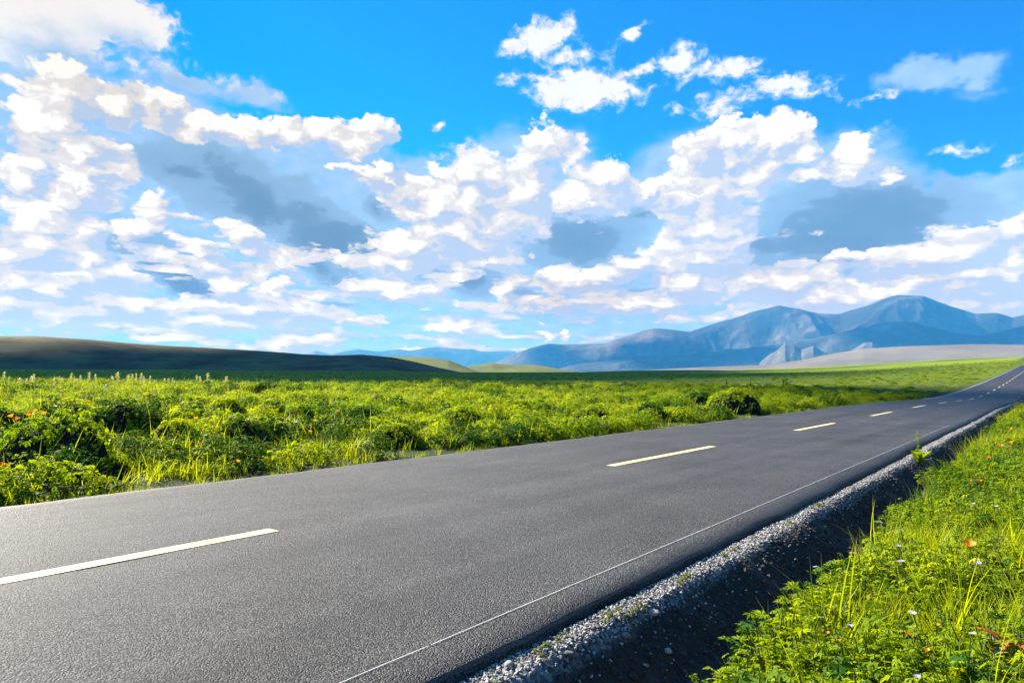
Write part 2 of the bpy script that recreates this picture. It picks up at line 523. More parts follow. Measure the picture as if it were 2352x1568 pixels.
def relief(name, pts, rc, front, back, mat, base=18, spur=.3, nscale=900, crest_noise=.02, naz=500, nr=90, seed=60, power=1.3, pad=3, wander=0.0):
    pa, ph = profile(pts, rc)
    az = np.linspace(pa[0] - pad, pa[-1] + pad, naz); r = np.linspace(rc - front, rc + back, nr)

    def zf(X, Y):
        AZ = np.degrees(np.arctan2(X, Y)); RR = np.hypot(X, Y)
        P = np.interp(AZ, np.concatenate([[pa[0] - pad], pa, [pa[-1] + pad]]), np.concatenate([[base * .4], ph, [base * .4]]))
        P = P + crest_noise * (P - base).clip(0) * fbm(X / nscale * 3, Y / nscale * 3, 4, seed + 9)
        off = wander * front * fbm(AZ / 6, AZ * 0, 2, seed + 4)
        t = np.where(RR < rc + off, (RR - rc + front) / (front + off), 1 - (RR - rc - off) / (back - off)).clip(0, 1)
        g = (t * t * (3 - 2 * t)) ** power
        sp = ridged(X / nscale, Y / nscale, 5, seed)
        cut = spur * (1 - sp) * 4 * g * (1 - g) + .25 * spur * (1 - sp) * g * (1 - t) * 2
        z = base - 14 + (P - base + 14) * (g - cut * .55).clip(0)
        return z
    V, F = polar_sheet(az, r, zf)
    return link(name, mesh_np(name, V, F, mat, True))


o = relief('hill', [(-500, 800), (-250, 776), (-100, 773), (0, 772), (100, 773), (200, 780), (300, 789), (400, 796), (500, 801), (600, 806), (700, 814), (760, 817),
                    (830, 815), (900, 821), (960, 833), (1010, 845), (1050, 853)], 950, 350, 400, M_HILL, 14, .12, 230, .012, 600, 90, 61, 1.0)
prop(o, 'long low dark hill in cloud shadow behind the left meadow', 'hill', None, 'structure')
o = relief('hill', [(840, 825), (870, 818), (930, 819), (980, 821), (1030, 827), (1060, 838), (1090, 850)], 1500, 380, 400, M_HILL2, 20, .3, 300, .02, 240, 60, 63, 1.0, 1.5)
prop(o, 'small grey green hill peeping out right of the long dark hill', 'hill', None, 'structure')
o = relief('hill', [(1040, 852), (1080, 840), (1130, 833), (1170, 837), (1230, 838), (1280, 846), (1320, 853)], 1750, 400, 400, M_HILL2, 22, .25, 300, .02, 240, 60, 64, 1.0, 1.5)
prop(o, 'pair of small olive humps at the foot of the blue mountains', 'hill', None, 'structure')
o = relief('dry_plain', [(1380, 858), (1480, 850), (1620, 843), (1770, 838), (1840, 827), (1900, 815), (1980, 802), (2070, 796), (2230, 791), (2352, 792), (2500, 794), (2700, 800)],
           3300, 900, 900, M_TAN, 30, .06, 900, .01, 400, 60, 65, .8, 3)
prop(o, 'dry tan rise between the green plain and the mountains', 'plain', None, 'structure')
o = relief('hill', [(1748, 830), (1770, 812), (1785, 804), (1803, 788), (1825, 794), (1840, 803), (1868, 794), (1890, 806), (1925, 826)], 6300, 700, 700, M_KNOLL, 70, .35, 300, .03, 260, 70, 66, 1.0, .8)
prop(o, 'pale rocky twin knoll below the mountains', 'hill', None, 'structure')
o = relief('hill', [(1925, 826), (1950, 808), (1985, 787), (2003, 786), (2030, 800), (2060, 815)], 6400, 700, 700, M_KNOLL, 70, .35, 300, .03, 260, 70, 67, 1.0, .8)
prop(o, 'pale rocky single knoll right of the twin knoll', 'hill', None, 'structure')
o = relief('foothills', [(1240, 858), (1330, 836), (1450, 822), (1560, 818), (1650, 806), (1740, 800), (1850, 783), (1940, 765), (2040, 742), (2100, 738), (2180, 765),
                         (2260, 772), (2352, 752), (2450, 745), (2600, 780)], 7400, 1600, 1200, M_MOUNT, 40, .9, 800, .10, 700, 140, 68, 1.1, 4, .2)
prop(o, 'dark blue foothills in cloud shadow below the peaks', 'hills', None, 'structure')
o = relief('mountain', [(1080, 846), (1140, 832), (1200, 806), (1260, 790), (1390, 787), (1450, 768), (1500, 755), (1530, 756), (1585, 762), (1640, 742), (1700, 726), (1740, 712), (1790, 702),
                        (1830, 708), (1880, 719), (1930, 722), (1990, 704), (2030, 689), (2060, 682), (2120, 682), (2180, 702), (2240, 718), (2290, 717), (2325, 728), (2352, 722),
                        (2450, 730), (2600, 760), (2800, 800)], 10000, 2600, 1800, M_MOUNT, 40, 1.6, 1500, .03, 900, 190, 69, 1.25, 4, .12)
prop(o, 'long blue mountain with a rounded left summit and a higher right summit', 'mountain', None, 'structure')
o = relief('mountain', [(300, 850), (500, 835), (640, 826), (690, 815), (725, 804), (760, 814), (790, 806), (825, 801), (880, 807), (940, 802), (1000, 796), (1040, 802), (1080, 802),
                        (1120, 808), (1170, 806), (1230, 815), (1300, 830)], 15000, 1600, 1400, M_MOUNT, 40, .4, 1300, .05, 400, 60, 70, 1.0, 4)
prop(o, 'faint distant mountain range beyond the small hills', 'mountain', None, 'structure')

# ------------------------------------------------------------------ plants: prototypes for the growth nobody could count
def blade(mb, base, h, az, lean, curve, w, seg=4, mi=0):
    dx, dy = math.cos(az), math.sin(az); px, py = -dy, dx
    pts = []
    for i in range(seg + 1):
        t = i / seg; out = lean * t + curve * t * t
        ww = w * (1 - t ** 1.6) * (.55 + .45 * min(1, t * 4)) * .5
        z = h * (t - .35 * curve / h * t * t * .6)
        c = (base[0] + dx * out, base[1] + dy * out, base[2] + z)
        if i == seg: pts.append(c)
        else:
            pts.append((c[0] + px * ww, c[1] + py * ww, c[2])); pts.append((c[0] - px * ww, c[1] - py * ww, c[2]))
    f = [(2 * i, 2 * i + 1, 2 * i + 3, 2 * i + 2) for i in range(seg - 1)] + [(2 * seg - 2, 2 * seg - 1, 2 * seg)]
    mb.add(pts, f, mi)


def basis(az, tilt):
    n = Vector((math.cos(az) * math.sin(tilt), math.sin(az) * math.sin(tilt), math.cos(tilt)))
    f = Vector((math.cos(az) * math.cos(tilt), math.sin(az) * math.cos(tilt), -math.sin(tilt)))
    return f, n.cross(f), n


def palm_leaf(mb, c, az, tilt, size, lobes=5, mi=0, slim=.15):
    """a cut leaf: pointed lobes fanning from the stalk"""
    f, r, n = basis(az, tilt); c = Vector(c)
    for i in range(lobes):
        a = (i / (lobes - 1) - .5) * 2.9
        d = f * math.cos(a) + r * math.sin(a); s = -f * math.sin(a) + r * math.cos(a)
        L = size * (1 - .28 * abs(a) / 1.45) * random.uniform(.85, 1.1); w = L * slim
        dr = n * (L * random.uniform(-.22, .05))
        mb.add([c, c + d * L * .55 + s * w + n * L * .08, c + d * L + dr, c + d * L * .55 - s * w + n * L * .08], [(0, 1, 2, 3)], mi)


def oval_leaf(mb, c, az, tilt, L, w, mi=0, fold=.18):
    f, r, n = basis(az, tilt); c = Vector(c)
    q = [c, c + f * L * .3 + r * w * .42 + n * w * fold, c + f * L * .65 + r * w * .5 + n * w * fold, c + f * L - n * L * .12,
         c + f * L * .65 - r * w * .5 + n * w * fold, c + f * L * .3 - r * w * .42 + n * w * fold, c + f * L * .3, c + f * L * .65]
    mb.add(q, [(0, 6, 1), (6, 7, 2, 1), (7, 3, 2), (0, 5, 6), (5, 4, 7, 6), (4, 3, 7)], mi)


def tube(mb, a, b, r0, r1, mi=0, sides=5):
    a, b = Vector(a), Vector(b); d = (b - a).normalized(); x = d.orthogonal().normalized(); y = d.cross(x)
    vs = []
    for c, r in ((a, r0), (b, r1)):
        for i in range(sides):
            t = 2 * math.pi * i / sides; vs.append(c + x * math.cos(t) * r + y * math.sin(t) * r)
    mb.add(vs, [(i, (i + 1) % sides, sides + (i + 1) % sides, sides + i) for i in range(sides)], mi)


def tuft(n, h, spread, w, curve=.5):
    mb = MB()
    for _ in range(n):
        a = random.uniform(0, 2 * math.pi); rr = spread * math.sqrt(random.random())
        hh = h * random.uniform(.55, 1.1)
        blade(mb, (rr * math.cos(a), rr * math.sin(a), -.02), hh, random.uniform(0, 2 * math.pi), hh * random.uniform(.05, .35), hh * curve * random.uniform(.1, 1), w * random.uniform(.7, 1.2))
    return mb


def herb(n, h, spread, leaf, palm=True, mi=0):
    mb = MB()
    for _ in range(n):
        a = random.uniform(0, 2 * math.pi); rr = spread * math.sqrt(random.random())
        hh = h * random.uniform(.35, 1.0)
        top = (rr * math.cos(a) * 1.2, rr * math.sin(a) * 1.2, hh)
        tube(mb, (rr * .5 * math.cos(a), rr * .5 * math.sin(a), 0), top, .0022, .0016, 1, 3)
        for _k in range(random.choice((1, 2, 3))):
            la = random.uniform(0, 2 * math.pi); tl = random.uniform(-.2, .8)
            c = (top[0], top[1], top[2] * random.uniform(.75, 1.02))
            if palm: palm_leaf(mb, c, la, tl, leaf * random.uniform(.6, 1.15), random.choice((5, 7, 7)), mi)
            else: oval_leaf(mb, c, la, tl, leaf * random.uniform(.7, 1.2), leaf * .55, mi)
    return mb


def dome(n, rad, h, leaf, nb):
    """a low cushion of cut leaves with blades poking out"""
    mb = MB()
    for _ in range(n):
        a = random.uniform(0, 2 * math.pi); q = math.sqrt(random.random())
        z = h * math.sqrt(max(0, 1 - q * q)) * random.uniform(.55, 1.05)
        palm_leaf(mb, (rad * q * math.cos(a), rad * q * math.sin(a), z), a + random.uniform(-.9, .9), random.uniform(-.1, .9) + q * .3, leaf * random.uniform(.6, 1.2), 5, 0, .24)
    for _ in range(nb):
        a = random.uniform(0, 2 * math.pi); q = math.sqrt(random.random()) * rad
        hh = h * random.uniform(.9, 1.5)
        blade(mb, (q * math.cos(a), q * math.sin(a), 0), hh, random.uniform(0, 6.28), hh * .2, hh * random.uniform(.1, .4), .016, 3, 2)
    return mb


LM = [M_LEAF, M_STEM, M_BLADE]
DM = [M_DARKLEAF, M_STEM, M_BLADE]


def proto_coll(name, meshes):
    c = bpy.data.collections.new(name)
    for i, me in enumerate(meshes):
        o = bpy.data.objects.new('%s_%02d' % (name, i), me); c.objects.link(o)
    return c


NEAR = proto_coll('near_growth', [tuft(16, .30, .07, .0065).mesh('tuft', M_BLADE), tuft(22, .22, .09, .006).mesh('tuft', M_BLADE), tuft(9, .46, .05, .008, .7).mesh('tuft', M_BLADE),
                                  tuft(26, .15, .10, .005).mesh('tuft', M_BLADE),
                                  herb(20, .26, .11, .042).mesh('herb', LM), herb(22, .20, .12, .036).mesh('herb', LM), herb(18, .24, .12, .044).mesh('herb', DM),
                                  herb(22, .24, .10, .034, False).mesh('herb', LM), herb(16, .18, .10, .034, False).mesh('herb', DM)])
MID = proto_coll('meadow_growth', [tuft(26, .36, .20, .013).mesh('tuft', M_BLADE), tuft(34, .26, .26, .012).mesh('tuft', M_BLADE), tuft(20, .46, .18, .014, .6).mesh('tuft', M_BLADE),
                                   dome(130, .34, .32, .062, 7).mesh('cushion', LM), dome(170, .45, .38, .064, 9).mesh('cushion', LM), dome(130, .32, .30, .060, 4).mesh('cushion', DM),
                                   herb(40, .32, .3, .062).mesh('herb', LM), dome(190, .40, .52, .062, 8).mesh('cushion', LM), dome(170, .36, .48, .060, 4).mesh('cushion', DM)])
FAR = proto_coll('plain_growth', [dome(70, .9, .42, .22, 26).mesh('cushion', LM), dome(60, 1.1, .5, .24, 40).mesh('cushion', LM), tuft(60, .55, .8, .04).mesh('tuft', M_BLADE),
                                  tuft(70, .45, .9, .04).mesh('tuft', M_BLADE), dome(60, .9, .5, .24, 10).mesh('cushion', DM)])


def scatter(name, coll, x, y, idx, sc, mats, sink=.0, tilt=.12):
    z = ground_z(x, y) - sink
    k = len(x)
    me = bpy.data.meshes.new(name); me.vertices.add(k)
    me.vertices.foreach_set('co', np.stack([x, y, z], -1).astype(np.float32).ravel())
    a = me.attributes.new('turn', 'FLOAT_VECTOR', 'POINT')
    rot = np.stack([rng.normal(0, tilt, k), rng.normal(0, tilt, k), rng.uniform(0, 6.283, k)], -1)
    a.data.foreach_set('vector', rot.astype(np.float32).ravel())
    a = me.attributes.new('size', 'FLOAT', 'POINT'); a.data.foreach_set('value', np.asarray(sc, np.float32))
    a = me.attributes.new('sort', 'INT', 'POINT'); a.data.foreach_set('value', np.asarray(idx, np.int32))
    for m in mats: me.materials.append(m)
    o = link(name, me)
    nt = bpy.data.node_groups.new(name + '_scatter', 'GeometryNodeTree')
    nt.interface.new_socket('Geometry', in_out='INPUT', socket_type='NodeSocketGeometry')
    nt.interface.new_socket('Geometry', in_out='OUTPUT', socket_type='NodeSocketGeometry')
    N, L = nt.nodes, nt.links
    gi, go = N.new('NodeGroupInput'), N.new('NodeGroupOutput')
    ci = N.new('GeometryNodeCollectionInfo'); ci.inputs['Collection'].default_value = coll
    ci.inputs['Separate Children'].default_value = True; ci.inputs['Reset Children'].default_value = True
    ip = N.new('GeometryNodeInstanceOnPoints'); ip.inputs['Pick Instance'].default_value = True

    def attr(nm, ty):
        q = N.new('GeometryNodeInputNamedAttribute'); q.data_type = ty; q.inputs[0].default_value = nm
        return next(s for s in q.outputs if s.enabled and s.name == 'Attribute')
    e2r = N.new('FunctionNodeEulerToRotation')
    L.new(attr('turn', 'FLOAT_VECTOR'), e2r.inputs[0]); L.new(e2r.outputs[0], ip.inputs['Rotation'])
    L.new(attr('size', 'FLOAT'), ip.inputs['Scale']); L.new(attr('sort', 'INT'), ip.inputs['Instance Index'])
    L.new(gi.outputs[0], ip.inputs['Points']); L.new(ci.outputs[0], ip.inputs['Instance']); L.new(ip.outputs[0], go.inputs[0])
    md = o.modifiers.new('scatter', 'NODES'); md.node_group = nt
    return o


def wedge(n, r0, r1, a0, a1, powr=2.0):
    """points spread over a sector, even per area at powr 2, denser near for less"""
    r = (rng.uniform(0, 1, n) * (r1 ** powr - r0 ** powr) + r0 ** powr) ** (1 / powr)
    a = np.radians(rng.uniform(a0, a1, n))
    return r * np.sin(a), r * np.cos(a), r


# right bank
x, y, r = wedge(30000, 1.6, 40, 8, 62, .9)
s, u = su(x, y)
edge = -4.32 + .20 * fbm(s * .8, s * 0 + 1, 3, 80) - .20 * (1 - sstep(.2, 3.0, s))
keep = (u < edge) & ((u > -30)) & (np.hypot(x, y) > 1.9)
x, y, r, u, s = x[keep], y[keep], r[keep], u[keep], s[keep]
zone = fbm(x / .9, y / .9, 3, 82)
p_herb = np.clip(.34 + 1.6 * zone, .05, .92)
isH = rng.uniform(0, 1, len(x)) < p_herb
idx = np.where(isH, rng.choice([4, 5, 6, 7, 8], len(x), p=[.40, .38, .09, .09, .04]), rng.choice([0, 1, 2, 3], len(x), p=[.32, .34, .04, .30]))
sc = rng.uniform(.7, 1.25, len(x)) * (1 + .35 * sstep(6, 20, r))
o = scatter('verge_grass', NEAR, x, y, idx, sc, [M_BLADE, M_LEAF])
prop(o, 'thick mixed grass and cut-leaved herbs covering the right roadside bank', 'grass', None, 'stuff')

SHRUBS = [
        (150, 1078, 190, 'largest bright leafy mound with a black shaded front, near the left road verge'),
        (285, 1005, 135, 'round mound with dark green rim and black hollow, behind the largest mound'),
        (165, 985, 95, 'dark mound behind and left of the round black-hollowed mound'),
        (10, 990, 80, 'dark green mound cut by the left edge of the photo'),
        (20, 1060, 90, 'leafy mound with an orange flower at the far left edge'),
        (405, 1015, 90, 'mid-sized mound with green top just right of the round hollowed one'),
        (265, 1095, 80, 'small lower mound at the roadside right of the largest mound'),
        (555, 1025, 120, 'wide leafy mound with dark right flank in the middle of the left verge'),
        (520, 960, 80, 'flat dark mound up the slope behind the wide one'),
        (690, 965, 60, 'low dark mound with violet flecks in the mid meadow'),
        (830, 965, 70, 'upright dark tuft mound left of centre in the meadow'),
        (905, 1025, 120, 'big mound with a black front by the asphalt left of the first mid dash'),
        (1060, 985, 110, 'double mound with two dark hollows in the centre meadow'),
        (1145, 975, 55, 'narrow arched mound beside the double mound'),
        (1190, 950, 70, 'mound casting a long black diagonal shadow'),
        (1360, 975, 90, 'leafy mound close to the road edge right of centre'),
        (1490, 965, 90, 'dark-fronted mound right beside the road, before the long dark bank'),
        (1600, 935, 80, 'dark bushy clump left of the darkest roadside clump'),
        (1690, 948, 110, 'darkest roadside clump where the bank meets the asphalt'),
        (480, 890, 28, 'small dark conical clump high on the left meadow'),
        (927, 908, 26, 'small isolated dark cone-shaped clump above the centre meadow'),
        (60, 905, 34, 'small dark tuft under the pale spikes at upper left of meadow')]
BARE = []
for px, py, wpx, lab in SHRUBS:                       # little grows on and in the lee of a mound
    q = hit(px, py); w = wpx / FPX * q[4]; k = 1 / math.hypot(q[0], q[1])
    BARE.append((q[0] + (.35 * .77 - .35 * q[0] * k) * w, q[1] + (-.35 * .64 - .35 * q[1] * k) * w, .62 * w))

# left meadow, near
x, y, r = wedge(26000, 7, 75, -46, 40, 1.1)
s, u = su(x, y)
keep = u > U_L + .12 + .10 * fbm(s * 1.1, s * 0, 3, 83)
for bx, by, br in BARE: keep &= ((x - bx) ** 2 + (y - by) ** 2 > br * br) | (rng.uniform(0, 1, len(x)) < .12)
x, y, r, u = x[keep], y[keep], r[keep], u[keep]
zone = fbm(x / 1.6, y / 1.6, 3, 84)
isH = rng.uniform(0, 1, len(x)) < np.clip(.68 + 1.3 * zone, .15, .97)
isH &= u > U_L + .5
drift = fbm(x / 7, y / 7, 3, 87) > .18
idx = np.where(isH, np.where(drift & (rng.uniform(0, 1, len(x)) < .6), rng.choice([5, 8], len(x), p=[.65, .35]), rng.choice([3, 4, 5, 6, 7, 8], len(x), p=[.30, .26, .08, .18, .12, .06])), rng.choice([0, 1, 2], len(x), p=[.4, .4, .2]))
sc = rng.uniform(.6, 1.2, len(x)) * np.where(u < U_L + .6, .5, 1) * np.where(r > 40, 1.2, 1)
o = scatter('meadow_grass', MID, x, y, idx, sc, [M_BLADE, M_LEAF], .02)
prop(o, 'bright grass and leafy cushions of the meadow left of the road', 'grass', None, 'stuff')

# beyond the first rise
x, y, r = wedge(16000, 60, 420, -46, 46, 1.25)
s, u = su(x, y)
keep = (u > U_L + 1.2) | (u < -6)
x, y, r = x[keep], y[keep], r[keep]
idx = rng.choice([0, 1, 2, 3, 4], len(x), p=[.24, .2, .25, .26, .05])
o = scatter('plain_grass', FAR, x, y, idx, rng.uniform(.3, .75, len(x)), [M_BLADE, M_LEAF], .05)
prop(o, 'distant low grass of the open plain toward the hills', 'grass', None, 'stuff')

# ------------------------------------------------------------------ gravel and clods
def pebble(seed, n=2):
    import bmesh
    bm = bmesh.new(); bmesh.ops.create_icosphere(bm, subdivisions=n, radius=1)
    rr = random.Random(seed); k = [Vector((rr.uniform(-1, 1), rr.uniform(-1, 1), rr.uniform(-1, 1))).normalized() for _ in range(9)]
    dd = [rr.uniform(.62, .95) for _ in k]
    for v in bm.verts:
        for nrm, d in zip(k, dd):
            e = v.co.dot(nrm) - d
            if e > 0: v.co -= nrm * e * .9
        v.co.x *= 1.25; v.co.z *= .7
    return bm


def pebble_mesh(seed, mat, n=2):
    bm = pebble(seed, n); me = bpy.data.meshes.new('pebble'); bm.to_mesh(me); bm.free(); me.materials.append(mat); return me


PEB = proto_coll('pebbles', [pebble_mesh(i, M_STONE, 1) for i in range(5)] + [pebble_mesh(20 + i, M_CLOD, 1) for i in range(4)])
k = 22000
s = -4 + 44 * rng.uniform(0, 1, k) ** 1.9; u = -3.29 - .215 * rng.beta(1.5, 1.6, k) + .05 * fbm(s * .9, s * 0, 2, 90)
far_ = rng.uniform(0, 1, k) < .09; u = np.where(far_, -3.44 - .5 * rng.beta(1, 3.6, k), u)
x, y = xy(s, u)
o = scatter('gravel', PEB, x, y, rng.integers(0, 5, k), .006 + .012 * rng.beta(1.1, 4, k) + .004 * sstep(5, 20, s), [M_STONE], -.003, .5)
prop(o, 'loose pale gravel along the shoulder between asphalt and ditch', 'gravel', None, 'stuff')
k = 5200
s = -4 + 26 * rng.uniform(0, 1, k) ** 1.6; u = -3.50 - .74 * rng.uniform(0, 1, k)
x, y = xy(s, u)
o = scatter('ditch_clods', PEB, x, y, rng.integers(5, 9, k), .008 + .05 * rng.beta(1, 6, k), [M_CLOD], -.002, .5)
prop(o, 'dark crumbs of earth strewn down the ditch side', 'dirt', None, 'stuff')

MOSS = proto_coll('moss_tufts', [herb(14, .03, .03, .014).mesh('moss', [M_MOSS, M_MOSS, M_MOSS]), tuft(14, .03, .03, .003).mesh('moss', M_MOSS)])
ms, mu = [], []
for cs, cu in ((-2.9, -3.44), (-2.5, -3.38), (-2.0, -3.40), (-1.2, -3.46), (-.6, -3.38), (.1, -3.38), (.3, -3.44), (1.1, -3.40), (2.0, -3.38), (3.4, -3.42), (4.6, -3.38)):
    q = random.randint(8, 20)
    ms += list(rng.normal(cs, .09, q)); mu += list(rng.normal(cu, .022, q))
x, y = xy(np.array(ms), np.array(mu))
o = scatter('moss', MOSS, x, y, rng.integers(0, 2, len(x)), rng.uniform(.4, .8, len(x)), [M_MOSS], -.012)
prop(o, 'small yellow green moss patches on the gravel shoulder', 'moss', None, 'stuff')

# ------------------------------------------------------------------ separate stones
ST = [pebble_mesh(50 + i, M_STONE, 3) for i in range(4)]
for i, (px, py, rad, lab) in enumerate([
        (1305, 1506, .030, 'pale flat stone on the gravel near the bottom edge of the picture'),
        (1168, 1530, .024, 'rounded grey stone low on the gravel beside the black asphalt edge'),
        (1500, 1411, .032, 'largest pale stone at the ditch side of the gravel shoulder'),
        (1436, 1462, .026, 'pale stone at the lip of the ditch below the largest stone'),
        (2020, 1205, .05, 'light angular stone lodged on the shaded ditch wall'),
        (1535, 1500, .024, 'grey stone lying on the dark ditch slope')]):
    x, y, gz, z, d = hit(px, py)
    o = link('stone', ST[i % 4], None, (x, y, gz + rad * .35)); o.scale = (rad, rad, rad); o.rotation_euler = (random.uniform(-.2, .2), random.uniform(-.2, .2), random.uniform(0, 6))
    prop(o, lab, 'stone', 'stones beside the ditch')

# ------------------------------------------------------------------ leafy mounds that stand out in the meadow
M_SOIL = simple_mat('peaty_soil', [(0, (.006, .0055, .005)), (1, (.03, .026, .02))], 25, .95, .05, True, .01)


def shrub_meshes(n, rad, h, leaf, dark, seed):
    import bmesh
    random.seed(seed)
    mb = MB()
    lumps = [(random.uniform(-.5, .5) * rad, random.uniform(-.3, .3) * rad, random.uniform(.45, .7) * rad, random.uniform(.65, 1.0) * h) for _ in range(6)]
    for _ in range(n):
        lx, ly, lr, lh = random.choice(lumps)
        a = random.uniform(0, 2 * math.pi); q = math.sqrt(random.random())
        if math.sin(a) < -.35 and q > .5 and random.random() < .5: continue      # the lee side is bare peat
        z = max(.03, lh * math.sqrt(max(0, 1 - q * q)) * random.uniform(.75, 1.08) + .03)
        palm_leaf(mb, (lx + lr * q * math.cos(a), ly + lr * q * math.sin(a), z), a + random.uniform(-.8, .8), random.uniform(-.1, .9) + .5 * q, leaf * random.uniform(.6, 1.2), 5, 0, .25)
    for _ in range(60):
        lx, ly, lr, lh = random.choice(lumps); a = random.uniform(0, 6.28); q = random.uniform(.5, 1.1) * lr
        blade(mb, (lx + q * math.cos(a), ly + q * math.sin(a), -.03), lh * random.uniform(.4, .9), a, .08, .06, .010, 3, 1)
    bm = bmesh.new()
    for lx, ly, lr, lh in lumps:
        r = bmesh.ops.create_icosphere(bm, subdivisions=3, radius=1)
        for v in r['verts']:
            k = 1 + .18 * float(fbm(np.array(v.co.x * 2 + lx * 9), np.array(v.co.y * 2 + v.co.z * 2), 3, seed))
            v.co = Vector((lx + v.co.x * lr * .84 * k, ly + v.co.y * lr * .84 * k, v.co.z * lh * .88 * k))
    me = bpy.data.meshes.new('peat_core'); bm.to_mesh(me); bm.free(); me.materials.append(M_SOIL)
    return mb.mesh('foliage', [M_DARKLEAF if dark else M_LEAF, M_BLADE]), me


SHR = [shrub_meshes(1700, .55, .50, .050, False, 1), shrub_meshes(1500, .55, .44, .050, True, 2), shrub_meshes(1700, .6, .46, .052, False, 3)]
random.seed(99)
for i, (px, py, wpx, lab) in enumerate(SHRUBS):
    x, y, gz, z, d = hit(px, py)
    w = wpx / FPX * d
    t = empty('shrub', (x, y, gz - .04), R(random.uniform(5, 50)), max(.3, w / 1.02)); t.scale.z *= 1.28 if px < 700 else 1.05
    fo, core = SHR[i % 3] if i not in (3, 2, 19, 20, 21) else SHR[1]
    prop(t, lab, 'shrub', 'leafy mounds in the meadow')
    link('foliage', fo, t); link('peat_core', core, t)

# ------------------------------------------------------------------ flowers
def flower_mesh(kind, mat, seed):
    random.seed(seed); mb = MB()
    n = {'poppy': 5, 'small': 5, 'bell': 6}[kind]
    for i in range(n):
        a = 2 * math.pi * i / n + random.uniform(-.15, .15); L = 1.0; w = .62 if kind != 'bell' else .42
        rise = .85 if kind == 'poppy' else (.45 if kind == 'small' else 1.2)
        dx, dy = math.cos(a), math.sin(a); px, py = -dy, dx
        rows = []
        for t, ww, zz in ((0, .12, 0), (.45, .9, .55), (.8, 1.0, .9), (1, .6, 1.0)):
            for sgn in (-1, 0, 1):
                rr = L * t * (.9 if kind == 'poppy' else 1)
                rows.append((dx * rr + px * sgn * w * ww * .8, dy * rr + py * sgn * w * ww * .8, rise * zz * (1 - .12 * (sgn == 0)) + random.uniform(-.05, .05)))
        f = []
        for q in range(3):
            for c in range(2): f.append((q * 3 + c, q * 3 + c + 1, q * 3 + c + 4, q * 3 + c + 3))
        mb.add(rows, f)
    return mb.mesh('petals', mat, True)


def stem_mesh(h):
    mb = MB(); vs = []; rings = 5
    for k in range(rings):
        t = k / (rings - 1); r = .0036 - .0011 * t; cx = .03 * math.sin(math.pi * t)
        vs += [(cx + r * math.cos(q * 1.2566), r * math.sin(q * 1.2566), -h * (1 - t)) for q in range(5)]
    mb.add(vs, [(k * 5 + q, k * 5 + (q + 1) % 5, k * 5 + 5 + (q + 1) % 5, k * 5 + 5 + q) for k in range(rings - 1) for q in range(5)])
    return mb.mesh('stem', M_STEM)


FL = {k: flower_mesh(*v) for k, v in {'o': ('poppy', M_ORANGE, 1), 'r': ('small', M_REDOR, 2), 'v': ('small', M_VIOLET, 3), 'w': ('small', M_WHITE, 4)}.items()}
STEM = stem_mesh(.4)
CN = {'o': 'orange', 'r': 'red orange', 'v': 'violet', 'w': 'white'}


def flower(px, py, wpx, k, lab, grp, lift=.30):
    x, y, gz, z, d = hit(px, py, lift)
    s_, u_ = su(x, y)
    if -1 < u_ < U_L + .3: x, y = xy(s_, U_L + .35); gz = float(ground_z(x, y)); z = gz + .25
    rad = wpx / 2 / FPX * d
    t = empty('flower', (x, y, gz), 0); prop(t, lab, 'flower', grp)
    h = max(.05, z - gz)
    p = link('petals', FL[k], t, (0, 0, h - rad * .4)); p.scale = (rad, rad, rad); p.rotation_euler = (random.uniform(-.1, .5), random.uniform(-.3, .3), random.uniform(0, 6))
    st = link('stem', STEM, t, (0, 0, h - rad * .35)); st.scale = (1, 1, h / .4)


RB = 'flowers on the right bank'
for a in [(2226, 1250, 24, 'o', 'largest orange poppy, standing alone in the middle of the right bank'),
          (2226, 1102, 10, 'o', 'left one of two small orange poppies side by side above the largest poppy'),
          (2249, 1103, 10, 'o', 'right one of two small orange poppies side by side above the largest poppy'),
          (2269, 1050, 10, 'o', 'orange poppy by itself below the pair near the right edge, higher on the bank'),
          (2297, 1022, 9, 'o', 'left flower of the close orange pair high on the right bank'),
          (2322, 1016, 11, 'o', 'right flower of the close orange pair high on the right bank'),
          (2321, 984, 6, 'o', 'tiny topmost orange poppy on the right bank'),
          (2085, 1452, 17, 'r', 'ragged red orange flower in the grass at lower right'),
          (2153, 1434, 9, 'o', 'narrow yellow orange bud right of the ragged red orange flower'),
          (1928, 1470, 9, 'o', 'orange bloom low among the grass left of the ragged red flower'),
          (1901, 1452, 8, 'o', 'little yellow orange bloom next to a white one below the leafy overhang'),
          (1985, 1465, 8, 'o', 'small orange bloom directly below the deep violet flower'),
          (1740, 1555, 10, 'o', 'orange bloom at the bottom edge beside the ditch'),
          (2131, 1492, 10, 'o', 'yellow orange bloom in the low grass near the bottom right'),
          (1953, 1434, 14, 'v', 'deep violet flower in the shade under the leafy overhang'),
          (2071, 1287, 12, 'v', 'pale violet flower in the leafy herbs left of the largest poppy, lower one'),
          (2063, 1252, 10, 'v', 'pale violet flower in the leafy herbs left of the largest poppy, upper one'),
          (2246, 1290, 12, 'v', 'violet flower just below the largest orange poppy'),
          (2068, 1215, 7, 'v', 'faint small violet flower above the leafy herbs'),
          (2107, 1551, 13, 'v', 'violet flower at the bottom edge of the picture'),
          (1872, 1300, 9, 'v', 'violet flower on top of the overhang above the ditch'),
          (2096, 1405, 14, 'w', 'white flower in the middle of the lower right grass'),
          (1887, 1416, 9, 'w', 'white flower at the ditch side of the overhang'),
          (2289, 1161, 7, 'w', 'white flower near the right edge between poppies'),
          (2236, 1155, 7, 'w', 'white flower under the two side-by-side poppies')]:
    flower(*a, RB, .30 if a[1] < 1350 else .26)
LB = 'flowers in the left meadow'
